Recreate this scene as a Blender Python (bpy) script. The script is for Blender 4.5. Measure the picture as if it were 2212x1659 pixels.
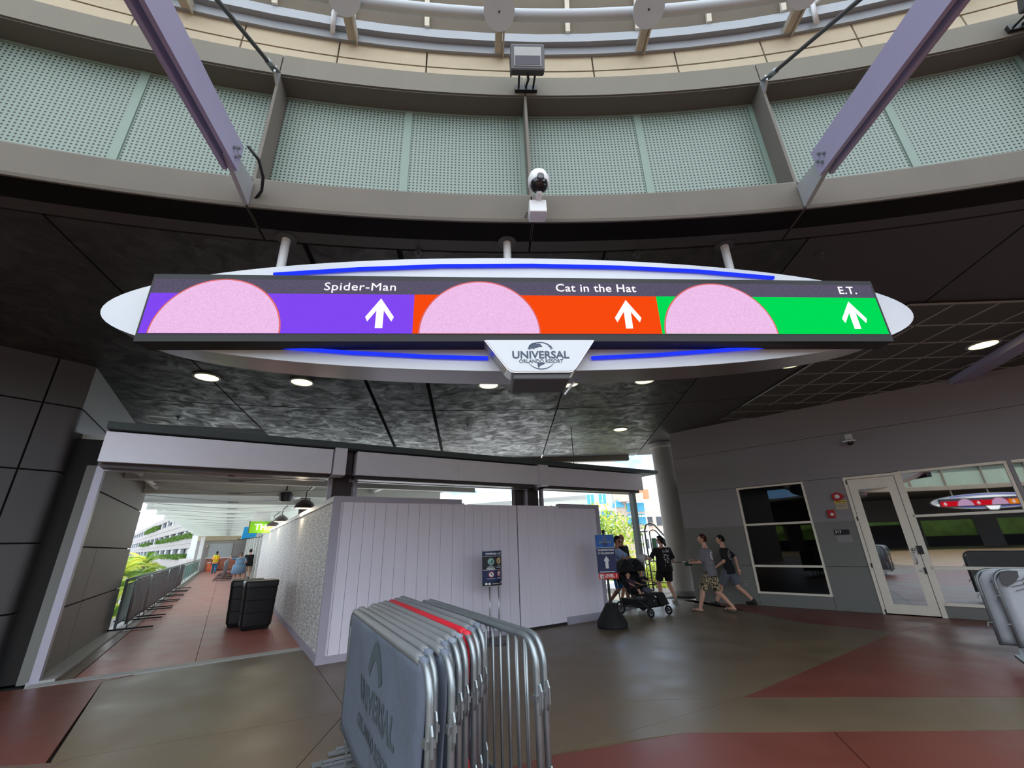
import bpy, bmesh, math, random
from math import sin, cos, pi, radians, sqrt, atan2
from mathutils import Vector, Matrix
from mathutils.bvhtree import BVHTree
random.seed(7)
SC = bpy.context.scene
COL = SC.collection
for o in list(bpy.data.objects):
    bpy.data.objects.remove(o, do_unlink=True)
V = Vector

# ------------------------------------------------------------ camera
H0 = 1.65
pit, rol = radians(20.68), radians(-1.844)
fw = V((0, cos(pit), sin(pit))); up0 = V((0, -sin(pit), cos(pit))); r0 = V((1, 0, 0))
rr = cos(rol)*r0 + sin(rol)*up0
uu = -sin(rol)*r0 + cos(rol)*up0
cd = bpy.data.cameras.new('camera'); cam = bpy.data.objects.new('camera', cd); COL.objects.link(cam)
M = Matrix((rr, uu, -fw)).transposed().to_4x4(); M.translation = V((0, 0, H0)); cam.matrix_world = M
cd.sensor_fit = 'HORIZONTAL'; cd.sensor_width = 36; cd.lens = 908.8/2212*36; cd.clip_start = .05; cd.clip_end = 1000
SC.camera = cam

# ------------------------------------------------------------ sky, sun, exposure
SC.view_settings.view_transform = 'Standard'; SC.view_settings.look = 'None'
SC.view_settings.exposure = 1.0; SC.view_settings.gamma = 1.0; SC.view_settings.use_curve_mapping = False
wd = bpy.data.worlds.new('sky'); SC.world = wd; wd.use_nodes = True
nt = wd.node_tree; nt.nodes.clear()
_o = nt.nodes.new('ShaderNodeOutputWorld'); _b = nt.nodes.new('ShaderNodeBackground'); _t = nt.nodes.new('ShaderNodeTexCoord')
_m = nt.nodes.new('ShaderNodeMapping'); _m.inputs['Scale'].default_value = (1, 1, 2.2)
_n = nt.nodes.new('ShaderNodeTexNoise'); _n.inputs['Scale'].default_value = 3.2; _n.inputs['Detail'].default_value = 7; _n.inputs['Roughness'].default_value = .55
_r = nt.nodes.new('ShaderNodeValToRGB')
_r.color_ramp.elements[0].position = .36; _r.color_ramp.elements[0].color = (.22, .46, .80, 1)
_r.color_ramp.elements[1].position = .56; _r.color_ramp.elements[1].color = (1.08, 1.08, 1.06, 1)
L_ = nt.links.new
L_(_t.outputs['Generated'], _m.inputs['Vector']); L_(_m.outputs[0], _n.inputs['Vector']); L_(_n.outputs[0], _r.inputs[0])
L_(_r.outputs[0], _b.inputs['Color']); L_(_b.outputs[0], _o.inputs['Surface']); _b.inputs['Strength'].default_value = 1.7
sd = bpy.data.lights.new('sun', 'SUN'); sd.energy = 4.5; sd.angle = radians(2); sd.color = (1, .96, .88)
so = bpy.data.objects.new('sun', sd); COL.objects.link(so)
so.rotation_euler = V((-.62, -.62, -1.15)).to_track_quat('-Z', 'Y').to_euler()

# ------------------------------------------------------------ materials
def lin(c):
    return tuple(((x/255)/12.92 if x/255 <= .04045 else ((x/255+.055)/1.055)**2.4) for x in c)
MATS = {}
def mat(name, rgb, rough=.55, metal=0.0, var=0.0, scale=6.0, bump=0.0, bscale=40.0, spec=.5, rvar=0.0, stretch=None, emit=None, estr=1.0, detail=5):
    m = bpy.data.materials.new(name); m.use_nodes = True; t = m.node_tree; b = t.nodes['Principled BSDF']
    c = lin(rgb); b.inputs['Base Color'].default_value = (*c, 1); b.inputs['Roughness'].default_value = rough
    b.inputs['Metallic'].default_value = metal; b.inputs['Specular IOR Level'].default_value = spec
    tc = t.nodes.new('ShaderNodeTexCoord'); mp = t.nodes.new('ShaderNodeMapping'); t.links.new(tc.outputs['Object'], mp.inputs[0])
    if stretch: mp.inputs['Scale'].default_value = stretch
    if var or rvar or True:
        n = t.nodes.new('ShaderNodeTexNoise'); n.inputs['Scale'].default_value = scale; n.inputs['Detail'].default_value = detail
        t.links.new(mp.outputs[0], n.inputs['Vector'])
        v = max(var, .03)
        mx = t.nodes.new('ShaderNodeMapRange'); mx.inputs[1].default_value = .1; mx.inputs[2].default_value = .9
        mx.inputs[3].default_value = 1-v; mx.inputs[4].default_value = 1+v; t.links.new(n.outputs[0], mx.inputs[0])
        ml = t.nodes.new('ShaderNodeVectorMath'); ml.operation = 'SCALE'; ml.inputs[0].default_value = c
        t.links.new(mx.outputs[0], ml.inputs['Scale']); t.links.new(ml.outputs[0], b.inputs['Base Color'])
        if rvar:
            m2 = t.nodes.new('ShaderNodeMapRange'); m2.inputs[1].default_value = .15; m2.inputs[2].default_value = .85
            m2.inputs[3].default_value = max(0.03, rough-rvar); m2.inputs[4].default_value = min(1, rough+rvar)
            t.links.new(n.outputs[0], m2.inputs[0]); t.links.new(m2.outputs[0], b.inputs['Roughness'])
    if bump:
        n2 = t.nodes.new('ShaderNodeTexNoise'); n2.inputs['Scale'].default_value = bscale; n2.inputs['Detail'].default_value = 4
        t.links.new(mp.outputs[0], n2.inputs['Vector'])
        bp = t.nodes.new('ShaderNodeBump'); bp.inputs['Strength'].default_value = bump; bp.inputs['Distance'].default_value = .02
        t.links.new(n2.outputs[0], bp.inputs['Height']); t.links.new(bp.outputs[0], b.inputs['Normal'])
    if emit:
        b.inputs['Emission Color'].default_value = (*lin(emit), 1); b.inputs['Emission Strength'].default_value = estr
    MATS[name] = m
    return m
def emat(name, rgb, s=1.0, dots=0.0):
    m = bpy.data.materials.new(name); m.use_nodes = True; t = m.node_tree; t.nodes.clear()
    o = t.nodes.new('ShaderNodeOutputMaterial'); e = t.nodes.new('ShaderNodeEmission'); c = lin(rgb)
    e.inputs[0].default_value = (*c, 1); e.inputs[1].default_value = s; t.links.new(e.outputs[0], o.inputs[0])
    tc = t.nodes.new('ShaderNodeTexCoord'); w = t.nodes.new('ShaderNodeTexNoise')
    w.inputs['Scale'].default_value = 120 if dots else 20; t.links.new(tc.outputs['Object'], w.inputs['Vector'])
    mr = t.nodes.new('ShaderNodeMapRange'); mr.inputs[3].default_value = s*(1-dots); mr.inputs[4].default_value = s*(1+dots)
    mr.inputs[1].default_value = .3; mr.inputs[2].default_value = .7
    t.links.new(w.outputs[0], mr.inputs[0]); t.links.new(mr.outputs[0], e.inputs[1]); MATS[name] = m
    return m

C_CONC = mat('fascia_concrete', (99, 93, 84), .8, var=.10, scale=2.5, bump=.15, bscale=60, stretch=(1, 1, .35))
C_CONCU = mat('upper_fascia_concrete', (109, 105, 93), .8, var=.08, scale=2.5, bump=.15, bscale=60, stretch=(1, 1, .35))
C_CONC2 = mat('fin_concrete', (103, 97, 88), .8, var=.06)
C_CREAM = mat('cream_cladding', (180, 167, 142), .8, var=.05, bump=.2, bscale=120)
C_JOINT = mat('joint_dark', (40, 38, 36), .9)
C_RINGST = mat('ring_steel', (142, 146, 150), .5, var=.06, scale=3)
C_RUST = mat('rusty_steel', (172, 164, 150), .7, var=.3, scale=8)
C_DISC = mat('disc_white_steel', (172, 178, 182), .5, var=.05, scale=3)
C_ROOFP = mat('weathered_roof_panel', (100, 90, 75), .75, var=.28, scale=1.2, stretch=(1, 1, 2))
C_ROOFR = mat('roof_rib', (205, 196, 178), .7, var=.1)
C_MINT = mat('mint_frame', (115, 133, 121), .55, var=.03)
C_SOFF = mat('dark_soffit', (96, 94, 88), .8, var=.06)
C_BEAM = mat('lilac_steel', (150, 144, 170), .45, var=.05, scale=3)
C_BEAMD = mat('dark_steel', (58, 54, 64), .5, var=.1)
C_GALV = mat('galvanised', (150, 158, 160), .38, metal=.75, var=.16, scale=9, rvar=.12)
C_GALV2 = mat('galvanised_dull', (168, 170, 172), .5, metal=.4, var=.1)
C_STEEL = mat('brushed_steel', (178, 176, 178), .3, metal=.85, var=.04, stretch=(.3, 1, 8), scale=14)
C_PLASW = mat('white_plastic', (214, 214, 214), .45, var=.03)
C_BLACK = mat('black_plastic', (22, 22, 24), .45, var=.1)
C_BLKR = mat('black_rubber', (16, 16, 17), .75, var=.15, bump=.2)
C_DGREY = mat('dark_grey_metal', (70, 70, 72), .5, var=.06)
C_WALLU = mat('wall_grey_upper', (142, 137, 139), .75, var=.05, scale=1.2)
C_WALLL = mat('wall_grey_lower', (122, 122, 117), .75, var=.05, scale=1.2)
C_PIER = mat('pier_panel', (80, 76, 77), .5, var=.07, scale=1.2)
C_PIER2 = mat('pier_panel_inner', (128, 124, 119), .55, var=.10, scale=1.0)
C_COLM = mat('column_paint', (172, 168, 162), .8, var=.06, bump=.12, bscale=70)
C_WHITEP = mat('white_painted_plank', (232, 224, 236), .7, var=.035, scale=2, stretch=(3, 3, .4))  # slight lilac tint paints the LED sign's purple light into the white
C_TRIMP = mat('grey_lilac_trim', (172, 166, 180), .7, var=.03)
C_FRAMEW = mat('offwhite_frame', (234, 225, 208), .5, var=.04)
C_DARKIN = mat('interior_dark', (44, 42, 44), .9, var=.1)
C_RED = mat('alarm_red', (176, 26, 36), .4, var=.04)
C_YEL = mat('caution_yellow', (232, 196, 40), .5)
C_WHITE = mat('white_print', (238, 238, 238), .5)
C_NAVYP = mat('navy_print', (46, 62, 84), .5)
C_OVAL = mat('oval_white_metal', (200, 204, 208), .35, var=.02)
C_HOUS = mat('housing_metal', (238, 235, 244), .34, metal=.1, var=.04)
C_HOUSD = mat('housing_brown', (74, 64, 66), .4, metal=.2, var=.05)
C_SLABE = mat('slab_dark_green', (74, 84, 86), .6, var=.05)
C_JAMB = mat('jamb_lilac', (186, 182, 196), .4, metal=.2, var=.04)
C_ROOFW = mat('corridor_roof_white', (226, 230, 226), .6, var=.04)
C_RAILT = mat('teal_panel', (86, 176, 166), .35, var=.1)
C_RAILG = mat('rail_grey', (140, 150, 150), .45, var=.05)
C_GARA = mat('garage_concrete', (150, 146, 143), .85, var=.06)
C_GARW = mat('garage_window', (66, 72, 80), .3, var=.2, scale=2)
C_GARP = mat('garage_pillar', (168, 174, 180), .7)
C_VINYL = mat('grey_vinyl', (96, 105, 120), .55, var=.09, scale=5, bump=.35, bscale=9)
C_VINYL2 = mat('light_grey_vinyl', (122, 130, 140), .55, var=.09, scale=5, bump=.35, bscale=9)
C_VINYLP = mat('vinyl_print', (72, 84, 90), .6, var=.12, scale=14)
C_REDV = mat('red_vinyl', (196, 24, 44), .5, var=.06)
C_SIGNB = mat('sign_blue', (0, 92, 178), .4)
C_SIGNN = mat('sign_navy', (8, 30, 84), .4)
C_SIGNR = mat('sign_red', (212, 30, 34), .4)
C_SIGNK = mat('sign_black', (14, 14, 20), .4)
C_TEALD = mat('icon_mint', (150, 196, 186), .5)
C_CREAMI = mat('icon_cream', (230, 200, 150), .5)
C_GREENS = mat('sign_green', (130, 204, 30), .4)
C_CYANS = mat('sign_cyan', (0, 150, 214), .4)
C_STRIP = mat('threshold_concrete', (176, 176, 172), .6, var=.1, scale=5)

# terrazzo-like stained concrete floors
def floor_mat(name, rgb, rough=.40):
    m = mat(name, rgb, rough, var=.2, scale=1.6, spec=.6, rvar=.10, detail=2)
    t = m.node_tree; b = t.nodes['Principled BSDF']
    tc = [n for n in t.nodes if n.type == 'TEX_COORD'][0]
    n2 = t.nodes.new('ShaderNodeTexNoise'); n2.inputs['Scale'].default_value = 95; n2.inputs['Detail'].default_value = 3
    t.links.new(tc.outputs['Object'], n2.inputs['Vector'])
    bp = t.nodes.new('ShaderNodeBump'); bp.inputs['Strength'].default_value = .06; bp.inputs['Distance'].default_value = .01
    t.links.new(n2.outputs[0], bp.inputs['Height']); t.links.new(bp.outputs[0], b.inputs['Normal'])
    src = b.inputs['Base Color'].links[0].from_socket
    mr = t.nodes.new('ShaderNodeMapRange'); mr.inputs[1].default_value = .35; mr.inputs[2].default_value = .65
    mr.inputs[3].default_value = .90; mr.inputs[4].default_value = 1.10; t.links.new(n2.outputs[0], mr.inputs[0])
    ml = t.nodes.new('ShaderNodeVectorMath'); ml.operation = 'SCALE'; t.links.new(src, ml.inputs[0]); t.links.new(mr.outputs[0], ml.inputs['Scale'])
    t.links.new(ml.outputs[0], b.inputs['Base Color'])
    return m
F_OLIVE = floor_mat('floor_olive', (101, 86, 66))
F_RED = floor_mat('floor_red', (106, 55, 45))
F_CORR = floor_mat('floor_corridor_red', (160, 96, 88), .40)
F_BROWN = floor_mat('floor_brown', (104, 84, 72))

# mottled polished ceiling
def ceil_mat(name, c0, c1, pos):
    m = bpy.data.materials.new(name); m.use_nodes = True; t = m.node_tree; b = t.nodes['Principled BSDF']
    tc = t.nodes.new('ShaderNodeTexCoord'); n = t.nodes.new('ShaderNodeTexNoise'); n.inputs['Scale'].default_value = 2.6
    n.inputs['Detail'].default_value = 8; n.inputs['Roughness'].default_value = .62; n.inputs['Distortion'].default_value = .9
    t.links.new(tc.outputs['Object'], n.inputs['Vector'])
    r = t.nodes.new('ShaderNodeValToRGB'); r.color_ramp.elements[0].position = pos[0]; r.color_ramp.elements[1].position = pos[1]
    r.color_ramp.elements[0].color = (*lin(c0), 1); r.color_ramp.elements[1].color = (*lin(c1), 1)
    t.links.new(n.outputs[0], r.inputs[0]); t.links.new(r.outputs[0], b.inputs['Base Color'])
    mr = t.nodes.new('ShaderNodeMapRange'); mr.inputs[1].default_value = .35; mr.inputs[2].default_value = .65; mr.inputs[3].default_value = .7; mr.inputs[4].default_value = .32
    t.links.new(n.outputs[0], mr.inputs[0]); t.links.new(mr.outputs[0], b.inputs['Roughness'])
    bp = t.nodes.new('ShaderNodeBump'); bp.inputs['Strength'].default_value = .35; bp.inputs['Distance'].default_value = .03; t.links.new(n.outputs[0], bp.inputs['Height']); t.links.new(bp.outputs[0], b.inputs['Normal'])
    MATS[name] = m; return m
C_CEIL = ceil_mat('ceiling_mottled', (36, 34, 34), (62, 60, 58), (.38, .66))
C_CEILD = mat('ceiling_dark', (62, 57, 57), .55, var=.06, scale=1.5)
C_TILE = mat('ceiling_tile_dark', (72, 72, 66), .7, var=.08)
C_TBAR = mat('ceiling_grid_bar', (150, 148, 140), .6)

# perforated mint sheet (small round holes as print-scale relief, too fine to model one by one)
def perf_mat():
    m = bpy.data.materials.new('perforated_mint'); m.use_nodes = True; t = m.node_tree; b = t.nodes['Principled BSDF']
    uv = t.nodes.new('ShaderNodeUVMap'); uv.uv_map = 'uv'
    sc = t.nodes.new('ShaderNodeVectorMath'); sc.operation = 'SCALE'; sc.inputs['Scale'].default_value = 1/.042
    fr = t.nodes.new('ShaderNodeVectorMath'); fr.operation = 'FRACTION'
    sb = t.nodes.new('ShaderNodeVectorMath'); sb.operation = 'SUBTRACT'; sb.inputs[1].default_value = (.5, .5, 0)
    ln = t.nodes.new('ShaderNodeVectorMath'); ln.operation = 'LENGTH'
    lt = t.nodes.new('ShaderNodeMath'); lt.operation = 'LESS_THAN'; lt.inputs[1].default_value = .255
    t.links.new(uv.outputs[0], sc.inputs[0]); t.links.new(sc.outputs[0], fr.inputs[0]); t.links.new(fr.outputs[0], sb.inputs[0])
    t.links.new(sb.outputs[0], ln.inputs[0]); t.links.new(ln.outputs['Value'], lt.inputs[0])
    mx = t.nodes.new('ShaderNodeMix'); mx.data_type = 'RGBA'
    mx.inputs[6].default_value = (*lin((120, 135, 124)), 1); mx.inputs[7].default_value = (*lin((12, 22, 18)), 1)
    t.links.new(lt.outputs[0], mx.inputs[0]); t.links.new(mx.outputs[2], b.inputs['Base Color']); b.inputs['Roughness'].default_value = .55
    MATS['perforated_mint'] = m; return m
C_PERF = perf_mat()

# woven scuffed paint of the hoarding's long side
def weave_mat():
    m = bpy.data.materials.new('woven_scuffed_paint'); m.use_nodes = True; t = m.node_tree; b = t.nodes['Principled BSDF']
    tc = t.nodes.new('ShaderNodeTexCoord')
    outs = []
    for s in ((3.0, 3.0, 24), (26, 26, .35)):
        mp = t.nodes.new('ShaderNodeMapping'); mp.inputs['Scale'].default_value = s; t.links.new(tc.outputs['Object'], mp.inputs[0])
        n = t.nodes.new('ShaderNodeTexNoise'); n.inputs['Scale'].default_value = 1.4; n.inputs['Detail'].default_value = 3
        t.links.new(mp.outputs[0], n.inputs['Vector']); outs.append(n.outputs[0])
    mn = t.nodes.new('ShaderNodeMath'); mn.operation = 'ADD'; t.links.new(outs[0], mn.inputs[0]); t.links.new(outs[1], mn.inputs[1])
    r = t.nodes.new('ShaderNodeValToRGB'); r.color_ramp.elements[0].position = .40; r.color_ramp.elements[1].position = .60
    hm = t.nodes.new('ShaderNodeMath'); hm.operation = 'MULTIPLY'; hm.inputs[1].default_value = .5; t.links.new(mn.outputs[0], hm.inputs[0])
    r.color_ramp.elements[0].color = (*lin((158, 157, 154)), 1); r.color_ramp.elements[1].color = (*lin((252, 252, 248)), 1)
    t.links.new(hm.outputs[0], r.inputs[0]); t.links.new(r.outputs[0], b.inputs['Base Color']); b.inputs['Roughness'].default_value = .6
    MATS['woven_scuffed_paint'] = m; return m
C_WEAVE = weave_mat()

def glass_mat(name, tint=(150, 155, 160), refl=1.0, mixmin=.0):
    m = bpy.data.materials.new(name); m.use_nodes = True; t = m.node_tree; t.nodes.clear()
    o = t.nodes.new('ShaderNodeOutputMaterial'); tr = t.nodes.new('ShaderNodeBsdfTransparent'); g = t.nodes.new('ShaderNodeBsdfGlossy')
    tr.inputs[0].default_value = (*lin(tint), 1); g.inputs['Roughness'].default_value = .015; g.inputs[0].default_value = (refl, refl, refl, 1)
    f = t.nodes.new('ShaderNodeFresnel'); f.inputs[0].default_value = 1.5
    ad = t.nodes.new('ShaderNodeMath'); ad.operation = 'ADD'; ad.use_clamp = True; ad.inputs[1].default_value = mixmin; t.links.new(f.outputs[0], ad.inputs[0])
    mx = t.nodes.new('ShaderNodeMixShader'); t.links.new(ad.outputs[0], mx.inputs[0]); t.links.new(tr.outputs[0], mx.inputs[1]); t.links.new(g.outputs[0], mx.inputs[2])
    t.links.new(mx.outputs[0], o.inputs[0]); MATS[name] = m; return m
G_DARK = glass_mat('glass_dark', (90, 95, 100), 1, .0)
G_MIR = glass_mat('glass_reflective', (110, 112, 118), 1, .45)

# ------------------------------------------------------------ mesh helpers
class MB:
    def __init__(s): s.v = []; s.f = []; s.uv = None
    def add(s, vs, fs):
        n = len(s.v); s.v += [tuple(p) for p in vs]; s.f += [tuple(i+n for i in f) for f in fs]; return s
    def box(s, c, d, rot=None):
        c = V(c); x, y, z = d[0]/2, d[1]/2, d[2]/2
        ps = [V((a*x, b*y, e*z)) for a in (-1, 1) for b in (-1, 1) for e in (-1, 1)]
        if rot is not None: ps = [rot @ p for p in ps]
        return s.add([c+p for p in ps], [(0, 1, 3, 2), (4, 6, 7, 5), (0, 4, 5, 1), (2, 3, 7, 6), (0, 2, 6, 4), (1, 5, 7, 3)])
    def bbox(s, a, b):
        return s.box([(a[i]+b[i])/2 for i in range(3)], [abs(b[i]-a[i]) for i in range(3)])
    def prism(s, pts, off):
        n = len(pts); off = V(off); a = [V(p) for p in pts]; b = [p+off for p in a]
        return s.add(a+b, [tuple(range(n))[::-1], tuple(range(n, 2*n))]+[(i, (i+1) % n, n+(i+1) % n, n+i) for i in range(n)])
    def ring_loft(s, rings, cap=True, close=True):
        n = len(rings[0]); vs = [p for r in rings for p in r]; fs = []
        for k in range(len(rings)-1):
            for i in range(n if close else n-1):
                j = (i+1) % n; fs.append((k*n+i, k*n+j, (k+1)*n+j, (k+1)*n+i))
        if cap: fs.append(tuple(range(n))[::-1]); fs.append(tuple((len(rings)-1)*n+i for i in range(n)))
        return s.add(vs, fs)
    def tube(s, path, r, seg=8, cap=True, closed=False):
        P = [V(p) for p in path]; n = len(P); rs = r if isinstance(r, (list, tuple)) else [r]*n
        rings = []; prev = None
        for i in range(n):
            a = P[i-1] if (i > 0 or closed) else P[i]; b = P[(i+1) % n] if (i < n-1 or closed) else P[i]
            t = (b-a)
            t = t.normalized() if t.length > 1e-9 else V((0, 0, 1))
            if prev is None:
                u = t.cross(V((0, 0, 1)));  u = u if u.length > .05 else t.cross(V((1, 0, 0)))
            else:
                u = prev - t*prev.dot(t); u = u if u.length > 1e-5 else t.cross(V((1, 0, 0)))
            u.normalize(); prev = u; w = t.cross(u)
            rings.append([P[i]+(u*cos(2*pi*k/seg)+w*sin(2*pi*k/seg))*rs[i] for k in range(seg)])
        if closed: rings.append(rings[0]); cap = False
        return s.ring_loft(rings, cap)
    def cyl(s, a, b, r, seg=12): return s.tube([a, b], r, seg)
    def lathe(s, prof, c=(0, 0, 0), seg=20, axis='z'):
        c = V(c); rings = []
        for r, h in prof:
            r = max(r, .0005)
            if axis == 'z': rings.append([c+V((r*cos(2*pi*k/seg), r*sin(2*pi*k/seg), h)) for k in range(seg)])
            elif axis == 'x': rings.append([c+V((h, r*cos(2*pi*k/seg), r*sin(2*pi*k/seg))) for k in range(seg)])
            else: rings.append([c+V((r*sin(2*pi*k/seg), h, r*cos(2*pi*k/seg))) for k in range(seg)])
        return s.ring_loft(rings)
    def sphere(s, c, r, seg=14, rings=9, fn=None):
        c = V(c); r = r if isinstance(r, (list, tuple)) else (r, r, r); R = []
        for k in range(rings+1):
            th = pi*k/rings; th = min(max(th, .02), pi-.02)
            row = []
            for i in range(seg):
                ph = 2*pi*i/seg; d = V((sin(th)*cos(ph), sin(th)*sin(ph), -cos(th)))
                p = V((d.x*r[0], d.y*r[1], d.z*r[2])); p = fn(d, p) if fn else p
                row.append(c+p)
            R.append(row)
        return s.ring_loft(R)
    def capsule(s, a, b, ra, rb, seg=10):
        a, b = V(a), V(b); t = b-a; L = t.length; t = t.normalized() if L > 1e-6 else V((0, 0, 1))
        pts, rs = [], []
        for k in (80, 50, 22): pts.append(a-t*ra*sin(radians(k))); rs.append(ra*cos(radians(k)))
        pts += [a, b]; rs += [ra, rb]
        for k in (22, 50, 80): pts.append(b+t*rb*sin(radians(k))); rs.append(rb*cos(radians(k)))
        return s.tube(pts, rs, seg)
    def xform(s, Mx):
        s.v = [tuple(Mx @ V(p)) for p in s.v]; return s
    def mesh(s, name):
        me = bpy.data.meshes.new(name); me.from_pydata(s.v, [], s.f); me.update()
        bm = bmesh.new(); bm.from_mesh(me); bmesh.ops.recalc_face_normals(bm, faces=bm.faces); bm.to_mesh(me); bm.free()
        return me
    def build(s, name, m, parent=None, smooth=False, bevel=0):
        me = s.mesh(name); return mkobj(name, me, m, parent, smooth, bevel)
def mkobj(name, me, m, parent=None, smooth=False, bevel=0):
    o = bpy.data.objects.new(name, me); COL.objects.link(o)
    if m is not None and not me.materials: me.materials.append(m)
    if parent is not None: o.parent = parent
    if smooth:
        me.polygons.foreach_set('use_smooth', [True]*len(me.polygons))
        if smooth == 'auto':
            try: me.set_sharp_from_angle(angle=radians(40))
            except Exception: pass
    if bevel:
        b = o.modifiers.new('bevel', 'BEVEL'); b.width = bevel; b.segments = 2; b.limit_method = 'ANGLE'
    return o
def tag(o, label=None, cat=None, group=None, kind=None):
    if label: o['label'] = label
    if cat: o['category'] = cat
    if group: o['group'] = group
    if kind: o['kind'] = kind
    return o
def thing(name, label, cat, loc=(0, 0, 0), rz=0.0, group=None):
    o = bpy.data.objects.new(name, None); COL.objects.link(o); o.empty_display_size = .1
    o.location = loc; o.rotation_euler = (0, 0, rz); return tag(o, label, cat, group)
def struct(name, loc=(0, 0, 0), rz=0.0):
    o = bpy.data.objects.new(name, None); COL.objects.link(o); o.empty_display_size = .1
    o.location = loc; o.rotation_euler = (0, 0, rz); o['kind'] = 'structure'; return o
def dup(o, parent=None):
    c = o.copy(); COL.objects.link(c)
    if parent is not None: c.parent = parent
    for ch in list(o.children): dup(ch, c)
    return c
def text_mesh(body, size, bold=0.0, align='CENTER', extrude=.002, spacing=1.0, shear=0.0):
    cu = bpy.data.curves.new('lettering', 'FONT'); cu.body = body; cu.size = size; cu.align_x = align; cu.align_y = 'CENTER'
    cu.offset = bold*size; cu.extrude = extrude; cu.resolution_u = 3; cu.space_character = spacing; cu.shear = shear
    o = bpy.data.objects.new('lettering', cu); COL.objects.link(o)
    dg = bpy.context.evaluated_depsgraph_get(); dg.update()
    me = bpy.data.meshes.new_from_object(o.evaluated_get(dg), depsgraph=dg)
    bpy.data.objects.remove(o, do_unlink=True); bpy.data.curves.remove(cu)
    return me
RX90 = Matrix.Rotation(pi/2, 4, 'X')
def text(body, size, m, parent, pos, rot=RX90, name='lettering', width=None, **k):
    me = text_mesh(body, size, **k)
    if width and len(me.vertices):
        xs = [v.co.x for v in me.vertices]; me.transform(Matrix.Diagonal((width/(max(xs)-min(xs)), 1, 1, 1)))
        xs = [v.co.x for v in me.vertices]
        if k.get('align', 'CENTER') == 'CENTER': me.transform(Matrix.Translation((-(max(xs)+min(xs))/2, 0, 0)))
    me.transform(Matrix.Translation(pos) @ rot)
    me.materials.clear(); me.name = name
    return mkobj(name, me, m, parent)
def flat(pts, parent, m, name, y, th=.004):
    """flat shape in the local XZ plane facing -Y"""
    b = MB(); b.prism([(p[0], y, p[1]) for p in pts], (0, th, 0)); return b.build(name, m, parent)
def remesh(mb, vox, smooth=3, fac=.5):
    me = mb.mesh('tmp'); o = bpy.data.objects.new('tmp', me); COL.objects.link(o)
    r = o.modifiers.new('r', 'REMESH'); r.mode = 'VOXEL'; r.voxel_size = vox
    if smooth:
        q = o.modifiers.new('s', 'SMOOTH'); q.factor = fac; q.iterations = smooth
    dg = bpy.context.evaluated_depsgraph_get(); dg.update()
    out = bpy.data.meshes.new_from_object(o.evaluated_get(dg), depsgraph=dg)
    bpy.data.objects.remove(o, do_unlink=True); bpy.data.meshes.remove(me)
    out.materials.clear(); return out

# corridor roof deck, translucence added so sunlight brightens the corridor below
C_DECK = mat('corridor_deck', (226, 230, 226), .6, var=.04)
_t = C_DECK.node_tree; _tl = _t.nodes.new('ShaderNodeBsdfTranslucent'); _mx = _t.nodes.new('ShaderNodeMixShader'); _mx.inputs[0].default_value = .42; _tl.inputs[0].default_value = (.85, .88, .85, 1)
_oo = [n for n in _t.nodes if n.type == 'OUTPUT_MATERIAL'][0]; _t.links.new(_t.nodes['Principled BSDF'].outputs[0], _mx.inputs[1]); _t.links.new(_tl.outputs[0], _mx.inputs[2]); _t.links.new(_mx.outputs[0], _oo.inputs[0])
# ============================================================ frames of the place
A2 = V((-3.11, 7.46, 0)); AL = radians(33)
E1 = V((cos(AL), sin(AL), 0)); E2 = V((-sin(AL), cos(AL), 0))
def uv(u, v, z=0.0): p = A2+E1*u+E2*v; return V((p.x, p.y, z))
RC = V((1.17, -15.45, 0)); RR = 18.9
def pol(th, r, z=0.0): t = radians(th); return V((RC.x+r*sin(t), RC.y+r*cos(t), z))
WP = V((6.48, 11.39, 0)); WD = V((.7226, -.6912, 0)).normalized(); WN = V((WD.y, -WD.x, 0))  # wall along s, WN points into the hall
if WN.y > 0: WN = -WN
def ws(s, n, z): p = WP+WD*s+WN*n; return V((p.x, p.y, z))
ZC = 4.7

# ------------------------------------------------------------ floor slabs
floor = struct('floor')
def slab(pts, m, top=0.0, th=.05, gap=.004, name='floor_slab', parent=None):
    n = len(pts); c = V((sum(p[0] for p in pts)/n, sum(p[1] for p in pts)/n))
    q = []
    area = sum(pts[i][0]*pts[(i+1) % n][1]-pts[(i+1) % n][0]*pts[i][1] for i in range(n))
    sg = 1 if area > 0 else -1
    for i in range(n):
        p0, p1, p2 = V(pts[i-1][:2]), V(pts[i][:2]), V(pts[(i+1) % n][:2])
        d1 = (p1-p0).normalized(); d2 = (p2-p1).normalized()
        n1 = V((-d1.y, d1.x))*sg; n2 = V((-d2.y, d2.x))*sg
        b = (n1+n2); b = b/max(.3, b.dot(n1)) if b.length > 1e-6 else n1
        q.append(p1+b*gap)
    mb = MB(); mb.prism([(p.x, p.y, top-th) for p in q], (0, 0, th)); return mb.build(name, m, parent or floor)
b = MB(); b.prism([(-14, -40, -.5), (19, -40, -.5), (19, 2, -.5), (13.2, 5.2, -.5), (5.6, 13.2, -.5), (5.4, 16.9, -.5), (uv(9.6, 6).x, uv(9.6, 6).y, -.5), (uv(-4, 6).x, uv(-4, 6).y, -.5), (-9.5, 7, -.5), (-14, 3, -.5)], (0, 0, .455))
b.build('floor_bed', C_JOINT, floor)
e = (2.4, 5.52); a = (6.54, 8.45); j = (.18, 4.31); k2 = (-.6, 3.86)
g1 = (5.23, 5.28); h1 = (4.37, 4.52)
wl = lambda s: tuple(ws(s, 0, 0)[:2])
tp0 = tuple(uv(-3.45, 1.3)[:2]); tp1 = tuple(uv(9.5, 1.3)[:2])
slab([e, a, wl(3.0), wl(6.4), (11.6, 4.75), g1], F_RED)
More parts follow.
